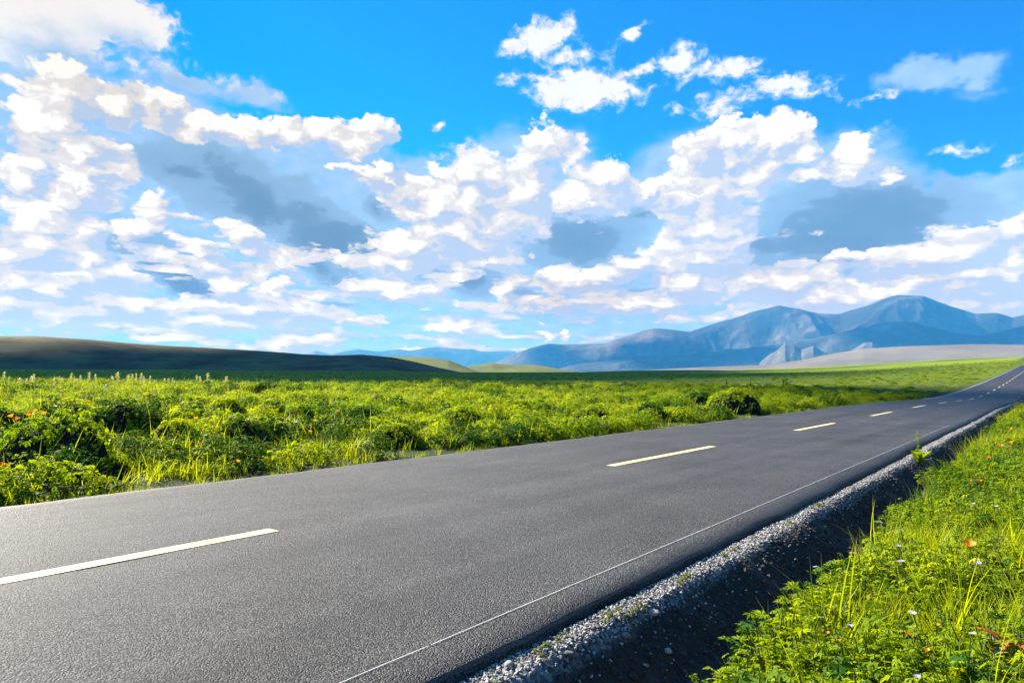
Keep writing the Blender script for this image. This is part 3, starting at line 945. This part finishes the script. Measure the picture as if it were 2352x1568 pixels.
for px, py, wpx, k, lab in [
        (27, 955, 9, 'o', 'orange flower at left end of the orange drift by the left edge'), (37, 962, 10, 'o', 'lower orange flower in the drift by the left edge'),
        (66, 952, 12, 'o', 'broadest orange flower of the drift above the dark mound'), (81, 943, 6, 'o', 'small orange flower just above the broadest of the drift'),
        (103, 949, 8, 'o', 'orange flower at the right end of the left-edge drift'), (100, 1008, 10, 'o', 'orange flower on top of the largest leafy mound'),
        (148, 915, 6, 'o', 'tiny orange flower high on the left meadow, left of two'), (171, 927, 6, 'o', 'tiny orange flower high on the left meadow, right of two'),
        (199, 920, 6, 'r', 'tiny red orange flower high on the left meadow'), (182, 949, 6, 'o', 'orange dot above the dark mound behind the largest one'),
        (210, 960, 7, 'o', 'orange dot between two dark mounds'), (204, 994, 8, 'o', 'orange flower beside the round hollowed mound, lower left'),
        (170, 990, 10, 'o', 'orange flower at the foot of the second dark mound'), (237, 943, 6, 'o', 'orange dot up the slope behind the round hollowed mound'),
        (267, 938, 6, 'r', 'red dot up the slope behind the round hollowed mound'), (288, 950, 7, 'o', 'orange flower just above the crown of the round hollowed mound'),
        (325, 958, 10, 'o', 'lower flower of the stacked orange pair right of the round mound'), (328, 948, 8, 'o', 'upper flower of the stacked orange pair right of the round mound'),
        (350, 952, 9, 'o', 'tall orange flower right of the stacked pair'), (333, 904, 6, 'o', 'left orange dot of the far pair beneath the crest'),
        (344, 910, 6, 'o', 'right orange dot of the far pair beneath the crest'), (451, 960, 7, 'o', 'orange flower above the mid-sized mound'),
        (8, 1064, 9, 'r', 'red flower at the extreme left edge'), (457, 1016, 7, 'r', 'red orange flower right of the mid-sized mound'),
        (646, 961, 7, 'o', 'orange flower near the low violet-flecked mound'), (711, 990, 8, 'o', 'lone orange flower in the grass right of the wide mound'),
        (654, 1063, 9, 'o', 'orange flower at the road edge below the wide mound'), (775, 944, 6, 'o', 'orange dot in the centre-left meadow'),
        (210, 1010, 8, 'w', 'white flower below the round hollowed mound'), (252, 1010, 7, 'w', 'white flower at the base of the round hollowed mound, right one'),
        (127, 931, 6, 'w', 'white dot high on the left meadow'), (535, 953, 6, 'v', 'pale violet dot on the flat dark mound'), (570, 962, 6, 'v', 'pale violet dot right of the flat dark mound'),
        (470, 998, 7, 'v', 'pale violet flower on the right side of the mid-sized mound'), (680, 968, 6, 'v', 'pale violet dot on the low dark mound'),
        (765, 973, 6, 'v', 'pale violet dot in the meadow left of the upright tuft')]:
    flower(px, py, wpx * 1.35, k, lab, LB, .40)

# pale flower spikes on the crest, blue spikes, dark stalks
def spike_mesh(seed, n, mat):
    random.seed(seed); mb = MB(); tube(mb, (0, 0, 0), (.01, 0, .95), .008, .004, 1, 4)
    for _ in range(n):
        z = random.uniform(.45, 1.0); rr = .075 * (1.15 - z) + .02; a = random.uniform(0, 6.28)
        oval_leaf(mb, (rr * .3 * math.cos(a), rr * .3 * math.sin(a), z), a, random.uniform(-.9, .2), .09 + rr * .5, .075, 0)
    for _ in range(5):
        a = random.uniform(0, 6.28); oval_leaf(mb, (0, 0, random.uniform(.05, .35)), a, -.5, .16, .04, 1)
    return mb.mesh('spike', [mat, M_STEM])


SPK = [spike_mesh(i, 60, M_SPIKE) for i in range(3)]
SPKV = spike_mesh(9, 60, M_VIOLET); SPKD = [spike_mesh(20 + i, 50, M_DARKLEAF) for i in range(2)]
random.seed(5)


def spike(px, py, hpx, me, lab, grp, nm='flower_spike', cat='flower spike', far=None):
    d = hit(px, py)[4] if far is None else far * random.uniform(.85, 1.1); d = min(d, 130)
    dd = pix_dir(px, py - hpx); x, y = dd[0] * d, dd[1] * d; gz = float(ground_z(x, y)); zt = CAM_H + dd[2] * d
    o = link(nm, me, None, (x, y, gz - .03)); h = float(np.clip(zt - gz, .5, 1.4)); hw = h * random.uniform(.55, 1.1); o.scale = (hw, hw, h)
    o.rotation_euler = (random.uniform(-.1, .1), random.uniform(-.1, .1), random.uniform(0, 6)); prop(o, lab, cat, grp)


for cx in (12, 90, 152, 218, 240, 265, 350, 460, 480, 530, 570, 640, 680, 740, 800, 945, 1000, 1060, 1095, 1130, 1180, 1220, 1255, 1290, 1380, 1410, 1430, 1460, 1535, 1650, 1690, 1745, 1775, 1870, 1890):
    spike((cx + random.uniform(-14, 14)) / 3.36 * .91875 + 2, random.uniform(872, 880), random.choice((4, 6, 9, 13, 17, 22)) * random.uniform(.8, 1.1), random.choice(SPK), 'pale flower spike on the left meadow crest against the dark hill', 'pale spikes along the crest', far=52)
for cx in (28, 105, 195, 315, 390, 485, 675, 750, 1030, 1100, 1130, 1270, 1320, 1400, 1790, 2075):
    spike((1200 + cx / 2.94) * .91875, 892 + random.uniform(-3, 3), random.uniform(8, 12), random.choice(SPK), 'pale flower head standing in the shaded band of the centre plain', 'pale heads in the shaded band', far=62)
spike(245, 907, 14, SPKV, 'bluish flower spike on the upper left meadow', None)
for px, lab in ((1672, 'leftmost dark stalk plant against the bright plain'), (1722, 'dark stalk plant between two others against the bright plain'), (1797, 'tallest dark stalk plant against the bright plain, right of the others'),
                (1806, 'short dark stalk plant leaning beside the tallest')):
    spike(px, 885, 22 if px > 1790 else 15, random.choice(SPKD), lab, 'dark stalks before the plain', 'stalk_plant', 'plant', far=75)

# ------------------------------------------------------------------ broad-leaved plant on the gravel and the withered one
def broad_leaf(L, w, mat, seed, droop=.3):
    mb = MB(); n = 7
    rows = []
    for i in range(n + 1):
        t = i / n; ww = w * math.sin(math.pi * min(1, t * .92 + .06)) ** .8
        z = L * (.75 * t - droop * t * t); xx = L * (t * .72)
        for sgn in (-1, -.5, 0, .5, 1):
            rows.append((xx, sgn * ww * .5, z + abs(sgn) * ww * .22 + .012 * L * math.sin(9 * t + seed + sgn * 3)))
    f = [(i * 5 + c, i * 5 + c + 1, i * 5 + c + 6, i * 5 + c + 5) for i in range(n) for c in range(4)]
    mb.add(rows, f); return mb.mesh('leaf', mat, True)


x, y, gz, z, d = hit(2112, 1068)
bp = empty('broad_leaf_plant', (x, y, gz), 0, 1.05); prop(bp, 'broad-leaved plant with a tall seed stalk rooted at the gravel edge above the ditch', 'plant')
for i in range(9):
    o = link('leaf', broad_leaf(random.uniform(.24, .36), random.uniform(.12, .17), M_LEAF, i), bp, (0, 0, .02))
    o.rotation_euler = (0, random.uniform(-.55, -.1), i * .7 + random.uniform(-.2, .2))
o = link('leaf', broad_leaf(.34, .16, M_PALELEAF, 30, .65), bp, (0, 0, .05)); o.rotation_euler = (0, .35, -.5); o['label'] = 'pale drooping leaf'
mb = MB(); tube(mb, (0, 0, 0), (-.03, .0, .56), .010, .005, 0)
for _ in range(60):
    zz = random.uniform(.25, .58); a = random.uniform(0, 6.28); oval_leaf(mb, (-.03 * zz / .56, 0, zz), a, random.uniform(-1.1, 0), .05 * (1.2 - zz), .02)
link('stalk', mb.mesh('stalk', M_LEAF), bp)

x, y, gz, z, d = hit(2310, 1485, .18)
wp = empty('withered_plant', (x, y, gz + .03)); prop(wp, 'withered plant with russet leaves beside pale grey leaves at the lower right edge', 'plant')
for i in range(8):
    o = link('leaf', broad_leaf(random.uniform(.07, .11), random.uniform(.022, .035), M_REDLEAF, i, .5), wp, (random.uniform(-.04, .04), random.uniform(-.03, .03), random.uniform(.12, .19)))
    o.rotation_euler = (random.uniform(-.4, .4), random.uniform(-.1, .5), i * .8)
for i in range(5):
    o = link('leaf', broad_leaf(random.uniform(.14, .2), random.uniform(.04, .06), M_PALELEAF, i, .4), wp, (.09 + random.uniform(-.03, .03), .05, .10))
    o.rotation_euler = (random.uniform(-.3, .3), random.uniform(0, .4), i * 1.2); o['label'] = 'pale grey leaf'

# ------------------------------------------------------------------ clouds that stand between sun and land
def cloud(tx, ty, tz, H, a, b, turn, lab, seed):
    """a heap of cloud whose shade falls round (tx, ty)"""
    import bmesh
    rr = random.Random(seed)
    k = H / math.tan(SUN_EL)
    cx, cy = tx + SUN[0] / math.hypot(SUN[0], SUN[1]) * k, ty + SUN[1] / math.hypot(SUN[0], SUN[1]) * k
    vs, fs = [], []
    for q in range(34):
        t = rr.uniform(0, 6.28); w = math.sqrt(rr.random()) * .86
        rad = min(a, b) * rr.uniform(.28, .5)
        px, py = a * w * math.cos(t), b * w * math.sin(t)
        bm = bmesh.new(); bmesh.ops.create_icosphere(bm, subdivisions=3, radius=rad)
        for v in bm.verts:
            nz = fbm(np.array(v.co.x / rad * 2 + q), np.array(v.co.y / rad * 2 + v.co.z / rad * 1.3), 3, seed + q)
            v.co *= 1 + .25 * float(nz); v.co.z *= .45
        bm.verts.index_update(); off = len(vs)
        ct, sn = math.cos(turn), math.sin(turn)
        for v in bm.verts:
            X, Y = v.co.x + px, v.co.y + py; vs.append((cx + X * ct - Y * sn, cy + X * sn + Y * ct, tz + H + v.co.z + rr.uniform(0, .5)))
        fs += [[v.index + off for v in f.verts] for f in bm.faces]; bm.free()
    o = link('cloud', mesh_np('cloud', np.array(vs), np.array(fs), M_CLOUD, True))
    return prop(o, lab, 'cloud', None, 'structure')


M_CLOUD, g, out = new_mat('cloud_white')
principled(g, out, (.85, .86, .88), 1.0, .0)
cloud(-175, 545, 20, 5200, 320, 490, R(6), 'white cloud shading the long dark hill', 3)
cloud(12, 98, 1, 1700, 135, 32, R(-52), 'small thin white cloud shading the strip of plain across the road', 4)
cloud(420, 620, 20, 4300, 420, 70, R(-12), 'thin white cloud shading the far plain', 6)
cloud(3300, 7000, 300, 13000, 3000, 1100, R(-22), 'white cloud shading the foothills', 5)
cloud(1500, 8800, 300, 13000, 1500, 520, R(-14), 'long white cloud shading the lower left slopes of the mountain', 8)

# ------------------------------------------------------------------ haze
mb = MB(); hx, z0, z1 = 17000, -3.0, 1420
mb.add([(-hx, -hx, z0), (hx, -hx, z0), (hx, hx, z0), (-hx, hx, z0), (-hx, -hx, z1), (hx, -hx, z1), (hx, hx, z1), (-hx, hx, z1)],
       [(3, 2, 1, 0), (4, 5, 6, 7), (0, 1, 5, 4), (1, 2, 6, 5), (2, 3, 7, 6), (3, 0, 4, 7)])
m, g, out = new_mat('haze_air')
pv = g.node('ShaderNodeVolumePrincipled'); pv.inputs['Color'].default_value = (*HAZE_C, 1); pv.inputs['Absorption Color'].default_value = (1, 1, 1, 1)
pv.inputs['Density'].default_value = HAZE_D; pv.inputs['Anisotropy'].default_value = 0.0
g.l.new(pv.outputs[0], out.inputs['Volume'])
try: m.volume_intersection_method = 'FAST'
except Exception: pass
hz = link('haze', mb.mesh('haze', m)); prop(hz, 'blue air haze over the plain', None, None, 'stuff')

# ------------------------------------------------------------------ sky
def make_world():
    w = bpy.data.worlds.new('World'); scene.world = w; w.use_nodes = True
    g = G(w.node_tree); g.n.clear()
    tc = g.node('ShaderNodeTexCoord'); d = tc.outputs['Generated']
    sep = g.node('ShaderNodeSeparateXYZ'); g.put(sep.inputs[0], d)
    az = g.math('DEGREES', g.math('ARCTAN2', sep.outputs[0], sep.outputs[1]))
    el = g.math('DEGREES', g.math('ARCSINE', sep.outputs[2]))

    def comb(a, b, c=0.0):
        o = g.node('ShaderNodeCombineXYZ'); g.put(o.inputs[0], a); g.put(o.inputs[1], b); g.put(o.inputs[2], c); return o.outputs[0]

    def blobs(p, lst, smooth=.10, grow=1.7):
        acc = None
        for b in lst:
            px, py, rx, ry = b[:4]; rot = b[4] if len(b) > 4 else 0; wt = b[5] if len(b) > 5 else 1
            c = az_el(px, py)
            sx = abs(az_el(px + rx, py)[0] - az_el(px - rx, py)[0]) / 2; sy = abs(az_el(px, py + ry)[1] - az_el(px, py - ry)[1]) / 2
            mp = g.node('ShaderNodeMapping', vector_type='TEXTURE'); g.put(mp.inputs[0], p)
            mp.inputs['Location'].default_value = (c[0], c[1], 0); mp.inputs['Rotation'].default_value = (0, 0, -R(rot)); mp.inputs['Scale'].default_value = (sx * grow, sy * grow, 1)
            gr = g.node('ShaderNodeTexGradient', gradient_type='SPHERICAL'); g.put(gr.inputs[0], mp.outputs[0])
            v = gr.outputs['Fac']
            if wt != 1: v = g.math('MULTIPLY', v, wt)
            acc = v if acc is None else g.math('SMOOTH_MAX', acc, v, smooth)
        return acc

    # sunlit heaps
    LIT = [(150, 200, 110, 52), (255, 222, 90, 42), (375, 258, 75, 38, 30), (110, 290, 85, 80), (170, 340, 105, 60), (205, 395, 70, 42), (35, 410, 65, 45), (190, 430, 75, 55), (110, 490, 95, 50), (180, 535, 85, 60), (75, 590, 115, 60),
           (200, 605, 60, 40), (60, 645, 100, 42), (150, 655, 130, 40), (40, 705, 130, 55), (150, 735, 110, 40), (500, 308, 80, 36), (590, 308, 80, 42), (690, 305, 82, 40), (760, 303, 70, 36), (842, 310, 48, 36),
           (360, 470, 44, 42), (330, 532, 55, 30), (412, 482, 55, 20), (455, 562, 48, 19, 35), (555, 540, 66, 28, 22), (645, 608, 64, 18, 30), (505, 655, 44, 20), (640, 655, 32, 17), (800, 390, 50, 15), (850, 412, 52, 25, 30), (890, 385, 22, 17),
           (920, 428, 60, 36, 20), (1000, 470, 105, 48), (1085, 405, 75, 50), (1090, 480, 95, 72), (1252, 328, 46, 44), (1228, 380, 42, 62), (1200, 445, 58, 72), (1150, 505, 125, 58), (1050, 545, 125, 48), (955, 568, 100, 36), (900, 605, 110, 36),
           (1320, 358, 28, 30), (1388, 420, 58, 44), (1335, 462, 72, 42), (1455, 438, 52, 20, 10), (1125, 592, 80, 34), (1500, 428, 38, 26), (1600, 345, 60, 46), (1585, 400, 62, 38), (1690, 325, 72, 36), (1780, 320, 62, 34), (1842, 345, 50, 30),
           (1885, 372, 32, 26), (1952, 352, 46, 40), (1935, 392, 72, 36), (1870, 412, 60, 22), (2030, 405, 24, 20), (1550, 460, 72, 50), (1640, 440, 90, 70), (1640, 520, 92, 80), (1750, 395, 52, 60), (1600, 600, 92, 58), (1680, 560, 56, 60),
           (1560, 655, 85, 42), (1780, 650, 150, 36), (1910, 683, 210, 36), (2110, 592, 130, 34), (2230, 572, 112, 44), (2318, 528, 58, 32), (2335, 600, 85, 50), (2260, 645, 150, 44), (2060, 655, 110, 28), (1950, 600, 60, 16), (1340, 632, 105, 26),
           (1435, 610, 62, 22), (1300, 700, 150, 17), (1480, 702, 120, 18), (1168, 662, 30, 28), (250, 640, 100, 26), (300, 700, 150, 26), (560, 700, 120, 30), (650, 722, 115, 36), (820, 742, 62, 18), (880, 660, 125, 20), (980, 662, 44, 20),
           (1030, 755, 42, 11), (1076, 750, 18, 16), (700, 782, 95, 20), (480, 740, 100, 18), (820, 655, 55, 20), (1240, 770, 14, 12), (1290, 768, 14, 14), (940, 796, 40, 6), (380, 775, 90, 12)]
    VEIL = [(140, 350, 170, 240), (330, 330, 220, 140), (560, 410, 360, 120, 12), (770, 430, 140, 130), (1000, 490, 230, 110), (1230, 440, 150, 130), (1400, 490, 150, 90), (1600, 450, 170, 140), (1850, 440, 220, 120), (2040, 495, 110, 70),
            (300, 105, 150, 50, 20, .3), (440, 185, 95, 30, 8, .6), (580, 215, 85, 30, 8, .5), (2125, 172, 85, 44, -2, .75), (2205, 162, 90, 36, -6, .6), (2250, 200, 110, 26, 0, .22)]
    WISP = [(90, 30, 200, 90, 0, 1.7), (240, 15, 170, 65, 10, 1.5), (40, 110, 100, 70, 0, 1.1), (300, 110, 150, 70, 20, .62), (430, 170, 110, 28, 8, .7), (580, 208, 75, 26, 8, .75), (210, 110, 60, 40, 20, .8),
            (1250, 92, 85, 40, -5, 1.15), (1180, 105, 40, 26, 0, .9), (1330, 205, 120, 56, 4, 1.25), (1420, 200, 70, 34, 4, 1.0), (1320, 130, 80, 26, 0, .75), (1450, 72, 48, 20, -35, .8), (1560, 145, 56, 44, 5, .95), (1640, 165, 60, 30, 3, .8), (1700, 155, 60, 30, 3, .9),
            (1660, 240, 66, 36, 0, .8), (1800, 203, 120, 32, 3, .9), (1775, 272, 36, 14, 0, .85), (1890, 215, 60, 22, 0, .7), (2010, 226, 60, 13, 0, .62), (2210, 340, 80, 18, 4, .62),
            (2010, 310, 44, 22, -10, .62), (1010, 297, 22, 14, 0, .8), (1090, 355, 90, 34, 0, .8), (1170, 180, 30, 26, 0, .62), (815, 277, 30, 7, 0, .6), (1460, 160, 70, 22, -10, .72), (1560, 250, 40, 20, 0, .6), (2330, 365, 40, 24, 0, .5)]
    DARK = [(420, 385, 160, 44, 8, .8), (560, 440, 200, 70, 22, .95), (590, 470, 90, 45, 20, 1.35), (700, 500, 150, 62, 25, .95), (765, 552, 110, 40, 8, 1.45), (740, 612, 110, 26, 20, .85), (360, 590, 140, 55, 28, .9),
            (390, 615, 50, 20, 10, 1.3), (430, 655, 75, 24, 18, 1.3), (1340, 552, 140, 66, 0, 1.0), (1475, 492, 95, 26, 0, .8), (2010, 495, 210, 90, 3, 1.15), (1930, 540, 180, 55, 0, 1.4), (2080, 505, 120, 60, 0, 1.35), (1770, 565, 110, 64, 0, .85),
            (1850, 610, 160, 32, 0, .9), (1060, 640, 90, 34, 10, 1.0), (1205, 682, 36, 22, 0, .85), (1480, 675, 75, 15, 0, .85), (865, 482, 40, 22, 30, .75), (250, 710, 100, 20, 15, .8), (320, 762, 100, 13, 5, .7), (210, 742, 70, 18, 0, .75), (780, 700, 60, 10, 8, .6), (2300, 680, 40, 14, 0, .6)]

    # ragged outlines: the whole field is warped by broken noise, finer toward the horizon
    low = g.mapr(el, 0, 16, .32, 1.0)
    w16 = g.math('ADD', g.math('MULTIPLY', g.math('LOGARITHM', g.math('ADD', g.math('MAXIMUM', el, -2.0), 4.0), math.e), 13.0), el)
    q = comb(az, w16)

    def warp(scale, amp, detail, rough):
        nz = g.noise(q, scale, detail, rough, '2D', color=True)
        sp = g.node('ShaderNodeSeparateColor'); g.put(sp.inputs[0], nz)
        a = g.math('MULTIPLY', g.math('SUBTRACT', sp.outputs[0], .5), amp)
        b = g.math('MULTIPLY', g.math('MULTIPLY', g.math('SUBTRACT', sp.outputs[1], .5), amp), low)
        return a, b
    a1, b1 = warp(.16, 5.0, 8, .60)
    a2, b2 = warp(.62, 1.5, 6, .62)
    a1, b1 = g.math('ADD', a1, a2), g.math('ADD', b1, b2)
    azw, elw = g.math('ADD', az, a1), g.math('ADD', el, b1)
    pw = comb(azw, elw)
    vo = g.node('ShaderNodeTexVoronoi', voronoi_dimensions='2D', feature='SMOOTH_F1'); g.put(vo.inputs['Vector'], comb(azw, g.math('ADD', w16, b1)))
    vo.inputs['Scale'].default_value = .40; vo.inputs['Detail'].default_value = 3; vo.inputs['Roughness'].default_value = .55; vo.inputs['Smoothness'].default_value = .25
    bil = g.math('SUBTRACT', .42, vo.outputs['Distance'])
    W0 = blobs(pw, LIT)
    pat = g.noise(comb(g.math('MULTIPLY', azw, .42), g.math('MULTIPLY', w16, 1.0)), .30, 6, .55, '2D')
    band = g.math('MULTIPLY', g.mapr(el, .8, 3.0), g.mapr(el, 14, 9))
    side = g.math('ADD', g.mapr(az, -12, -26, 0, .09), g.mapr(az, 6, 22, 0, .05))
    P0 = g.math('MULTIPLY', g.mapr(g.math('ADD', pat, side), .45, .62, 0, .55), band)
    W1 = blobs(comb(g.math('ADD', azw, -.8), g.math('ADD', elw, .75)), LIT)
    W0 = g.math('SMOOTH_MAX', W0, P0, .08); W1 = g.math('SMOOTH_MAX', W1, g.math('MULTIPLY', P0, .85), .08)
    fine = g.noise(q, .55, 7, .62, '2D')
    W = g.math('ADD', W0, g.math('MULTIPLY', bil, .24))
    W = g.math('ADD', W, g.math('MULTIPLY', g.math('SUBTRACT', fine, .5), .26))
    wa = g.mapr(W, .15, .30, smooth=True)
    wa = g.math('MULTIPLY', wa, g.mapr(W0, .01, .09))
    lw = g.math('ADD', .63, g.math('MULTIPLY', g.math('SUBTRACT', W0, W1), 1.5))
    lw = g.math('ADD', lw, g.math('MULTIPLY', bil, 1.0))
    lw = g.math('ADD', lw, g.math('MULTIPLY', g.math('SUBTRACT', fine, .5), .7))
    lw = g.math('ADD', lw, g.mapr(el, 3, 16, -.16, .12))
    lw = g.math('ADD', lw, g.mapr(az, -40, 30, .08, -.04))
    wcol = g.ramp(lw, [(.0, (.50, .65, .86)), (.2, (.68, .735, .82)), (.34, (.765, .77, .785)), (.54, (.83, .83, .83)), (.70, (1.02, 1.02, 1.0))])
    V = blobs(comb(g.math('ADD', az, g.math('MULTIPLY', a1, .8)), g.math('ADD', el, g.math('MULTIPLY', b1, .8))), VEIL, .15, 1.4)
    V = g.math('MAXIMUM', V, g.mapr(g.math('ADD', el, g.math('MULTIPLY', b1, 1.2)), 15.5, 10.0))
    va = g.mapr(V, .06, .36, smooth=True)
    vcol = g.mix(g.mapr(fine, .3, .7), (.33, .60, .93, 1), (.45, .695, .95, 1))
    Dk = blobs(comb(g.math('ADD', az, g.math('MULTIPLY', a1, .7)), g.math('ADD', el, g.math('MULTIPLY', b1, .7))), DARK, .12)
    Dk = g.math('ADD', Dk, g.math('MULTIPLY', g.math('MULTIPLY', g.math('SUBTRACT', fine, .5), .35), g.mapr(Dk, .02, .2)))
    da = g.mapr(Dk, .24, .40, smooth=True)
    dcol = g.ramp(Dk, [(.3, (.32, .56, .82)), (.62, (.27, .50, .75)), (.70, (.205, .40, .62)), (1, (.17, .36, .57))])
    # thin high cloud
    ws = g.node('ShaderNodeMapping'); g.put(ws.inputs[0], comb(g.math('ADD', az, g.math('MULTIPLY', a1, .35)), g.math('ADD', el, g.math('MULTIPLY', b1, .35)))); ws.inputs['Scale'].default_value = (.62, 1.0, 1); ws.inputs['Rotation'].default_value = (0, 0, R(-6))
    wn = g.noise(ws.outputs[0], 1.05, 7, .66, '2D')
    Ws = blobs(comb(g.math('ADD', az, g.math('MULTIPLY', a1, .5)), g.math('ADD', el, g.math('MULTIPLY', b1, .5))), WISP, .10, 1.5)
    Ws = g.math('ADD', Ws, g.math('MULTIPLY', g.math('MULTIPLY', g.math('SUBTRACT', wn, .5), 1.5), g.mapr(Ws, 0, .25)))
    sa = g.mapr(Ws, .16, .72, smooth=True)
    scol = g.ramp(sa, [(0, (.30, .62, .98)), (.5, (.52, .77, .98)), (.75, (.78, .82, .90)), (1, (1, 1, 1))])
    # clear sky
    sky = g.node('ShaderNodeTexSky', sky_type='NISHITA'); sky.sun_disc = False; sky.sun_elevation = SUN_EL; sky.sun_rotation = SUN_AZ
    sky.altitude = 3000; sky.air_density = 1.0; sky.dust_density = .3; sky.ozone_density = 3.0
    hs = g.node('ShaderNodeHueSaturation'); hs.inputs['Saturation'].default_value = 1.55; hs.inputs['Value'].default_value = .82; g.put(hs.inputs['Color'], sky.outputs[0])
    S = 0.10
    k = 2 ** (-EXPO) / S

    def up(c): return g.mix(1.0, c, (k, k, k, 1), 'MULTIPLY')
    c = g.mix(1.0, hs.outputs[0], (.12, 1.20, 1.14, 1), 'MULTIPLY')
    c = g.mix(g.math('MULTIPLY', sa, .96), c, up(scol))
    c = g.mix(g.math('MULTIPLY', va, .94), c, up(vcol))
    c = g.mix(g.math('MULTIPLY', da, va), c, up(dcol))
    c = g.mix(wa, c, up(wcol))
    # the air box below adds its own light and dims what is behind it: the sky beyond is that much darker and clearer
    path = g.math('MINIMUM', g.math('DIVIDE', HAZE_TOP, g.math('MAXIMUM', sep.outputs[2], .02)), HAZE_R)
    sc_ = g.node('ShaderNodeSeparateColor'); g.put(sc_.inputs[0], c); cc_ = g.node('ShaderNodeCombineColor')
    for ch in range(3):
        Tn = g.math('EXPONENT', g.math('MULTIPLY', path, -HAZE_D * HAZE_C[ch]))
        v = g.math('SUBTRACT', sc_.outputs[ch], g.math('MULTIPLY', g.math('SUBTRACT', 1.0, Tn), HAZE_A[ch] / S))
        g.put(cc_.inputs[ch], g.math('MAXIMUM', g.math('DIVIDE', v, Tn), .002 / S))
    c = cc_.outputs[0]
    bg = g.node('ShaderNodeBackground'); g.put(bg.inputs[0], c); bg.inputs[1].default_value = S
    o = g.node('ShaderNodeOutputWorld'); g.l.new(bg.outputs[0], o.inputs[0])
    try:
        w.cycles.sampling_method = 'MANUAL'; w.cycles.sample_map_resolution = 512
    except Exception: pass


make_world()

# ------------------------------------------------------------------ sun and camera
sd = bpy.data.lights.new('sun', 'SUN'); sd.energy = 5.0; sd.angle = R(.5); sd.color = (1, .98, .95)
so = bpy.data.objects.new('sun', sd); COL.objects.link(so)
so.rotation_euler = Vector(SUN).to_track_quat('Z', 'Y').to_euler()
so.location = (-20, 20, 30)
cd = bpy.data.cameras.new('camera'); cd.lens = 24; cd.sensor_width = 36; cd.clip_start = .05; cd.clip_end = 60000
co = bpy.data.objects.new('camera', cd); COL.objects.link(co); co.location = (0, 0, CAM_H); co.rotation_euler = (R(90) + PITCH, 0, 0)
scene.camera = co

scene.view_settings.view_transform = 'Standard'; scene.view_settings.look = 'None'
scene.view_settings.exposure = EXPO; scene.view_settings.gamma = 1
cy = scene.cycles
cy.max_bounces = 6; cy.diffuse_bounces = 3; cy.glossy_bounces = 2; cy.transmission_bounces = 4; cy.transparent_max_bounces = 6; cy.volume_bounces = 0
cy.use_denoising = True
cy.caustics_reflective = False; cy.caustics_refractive = False
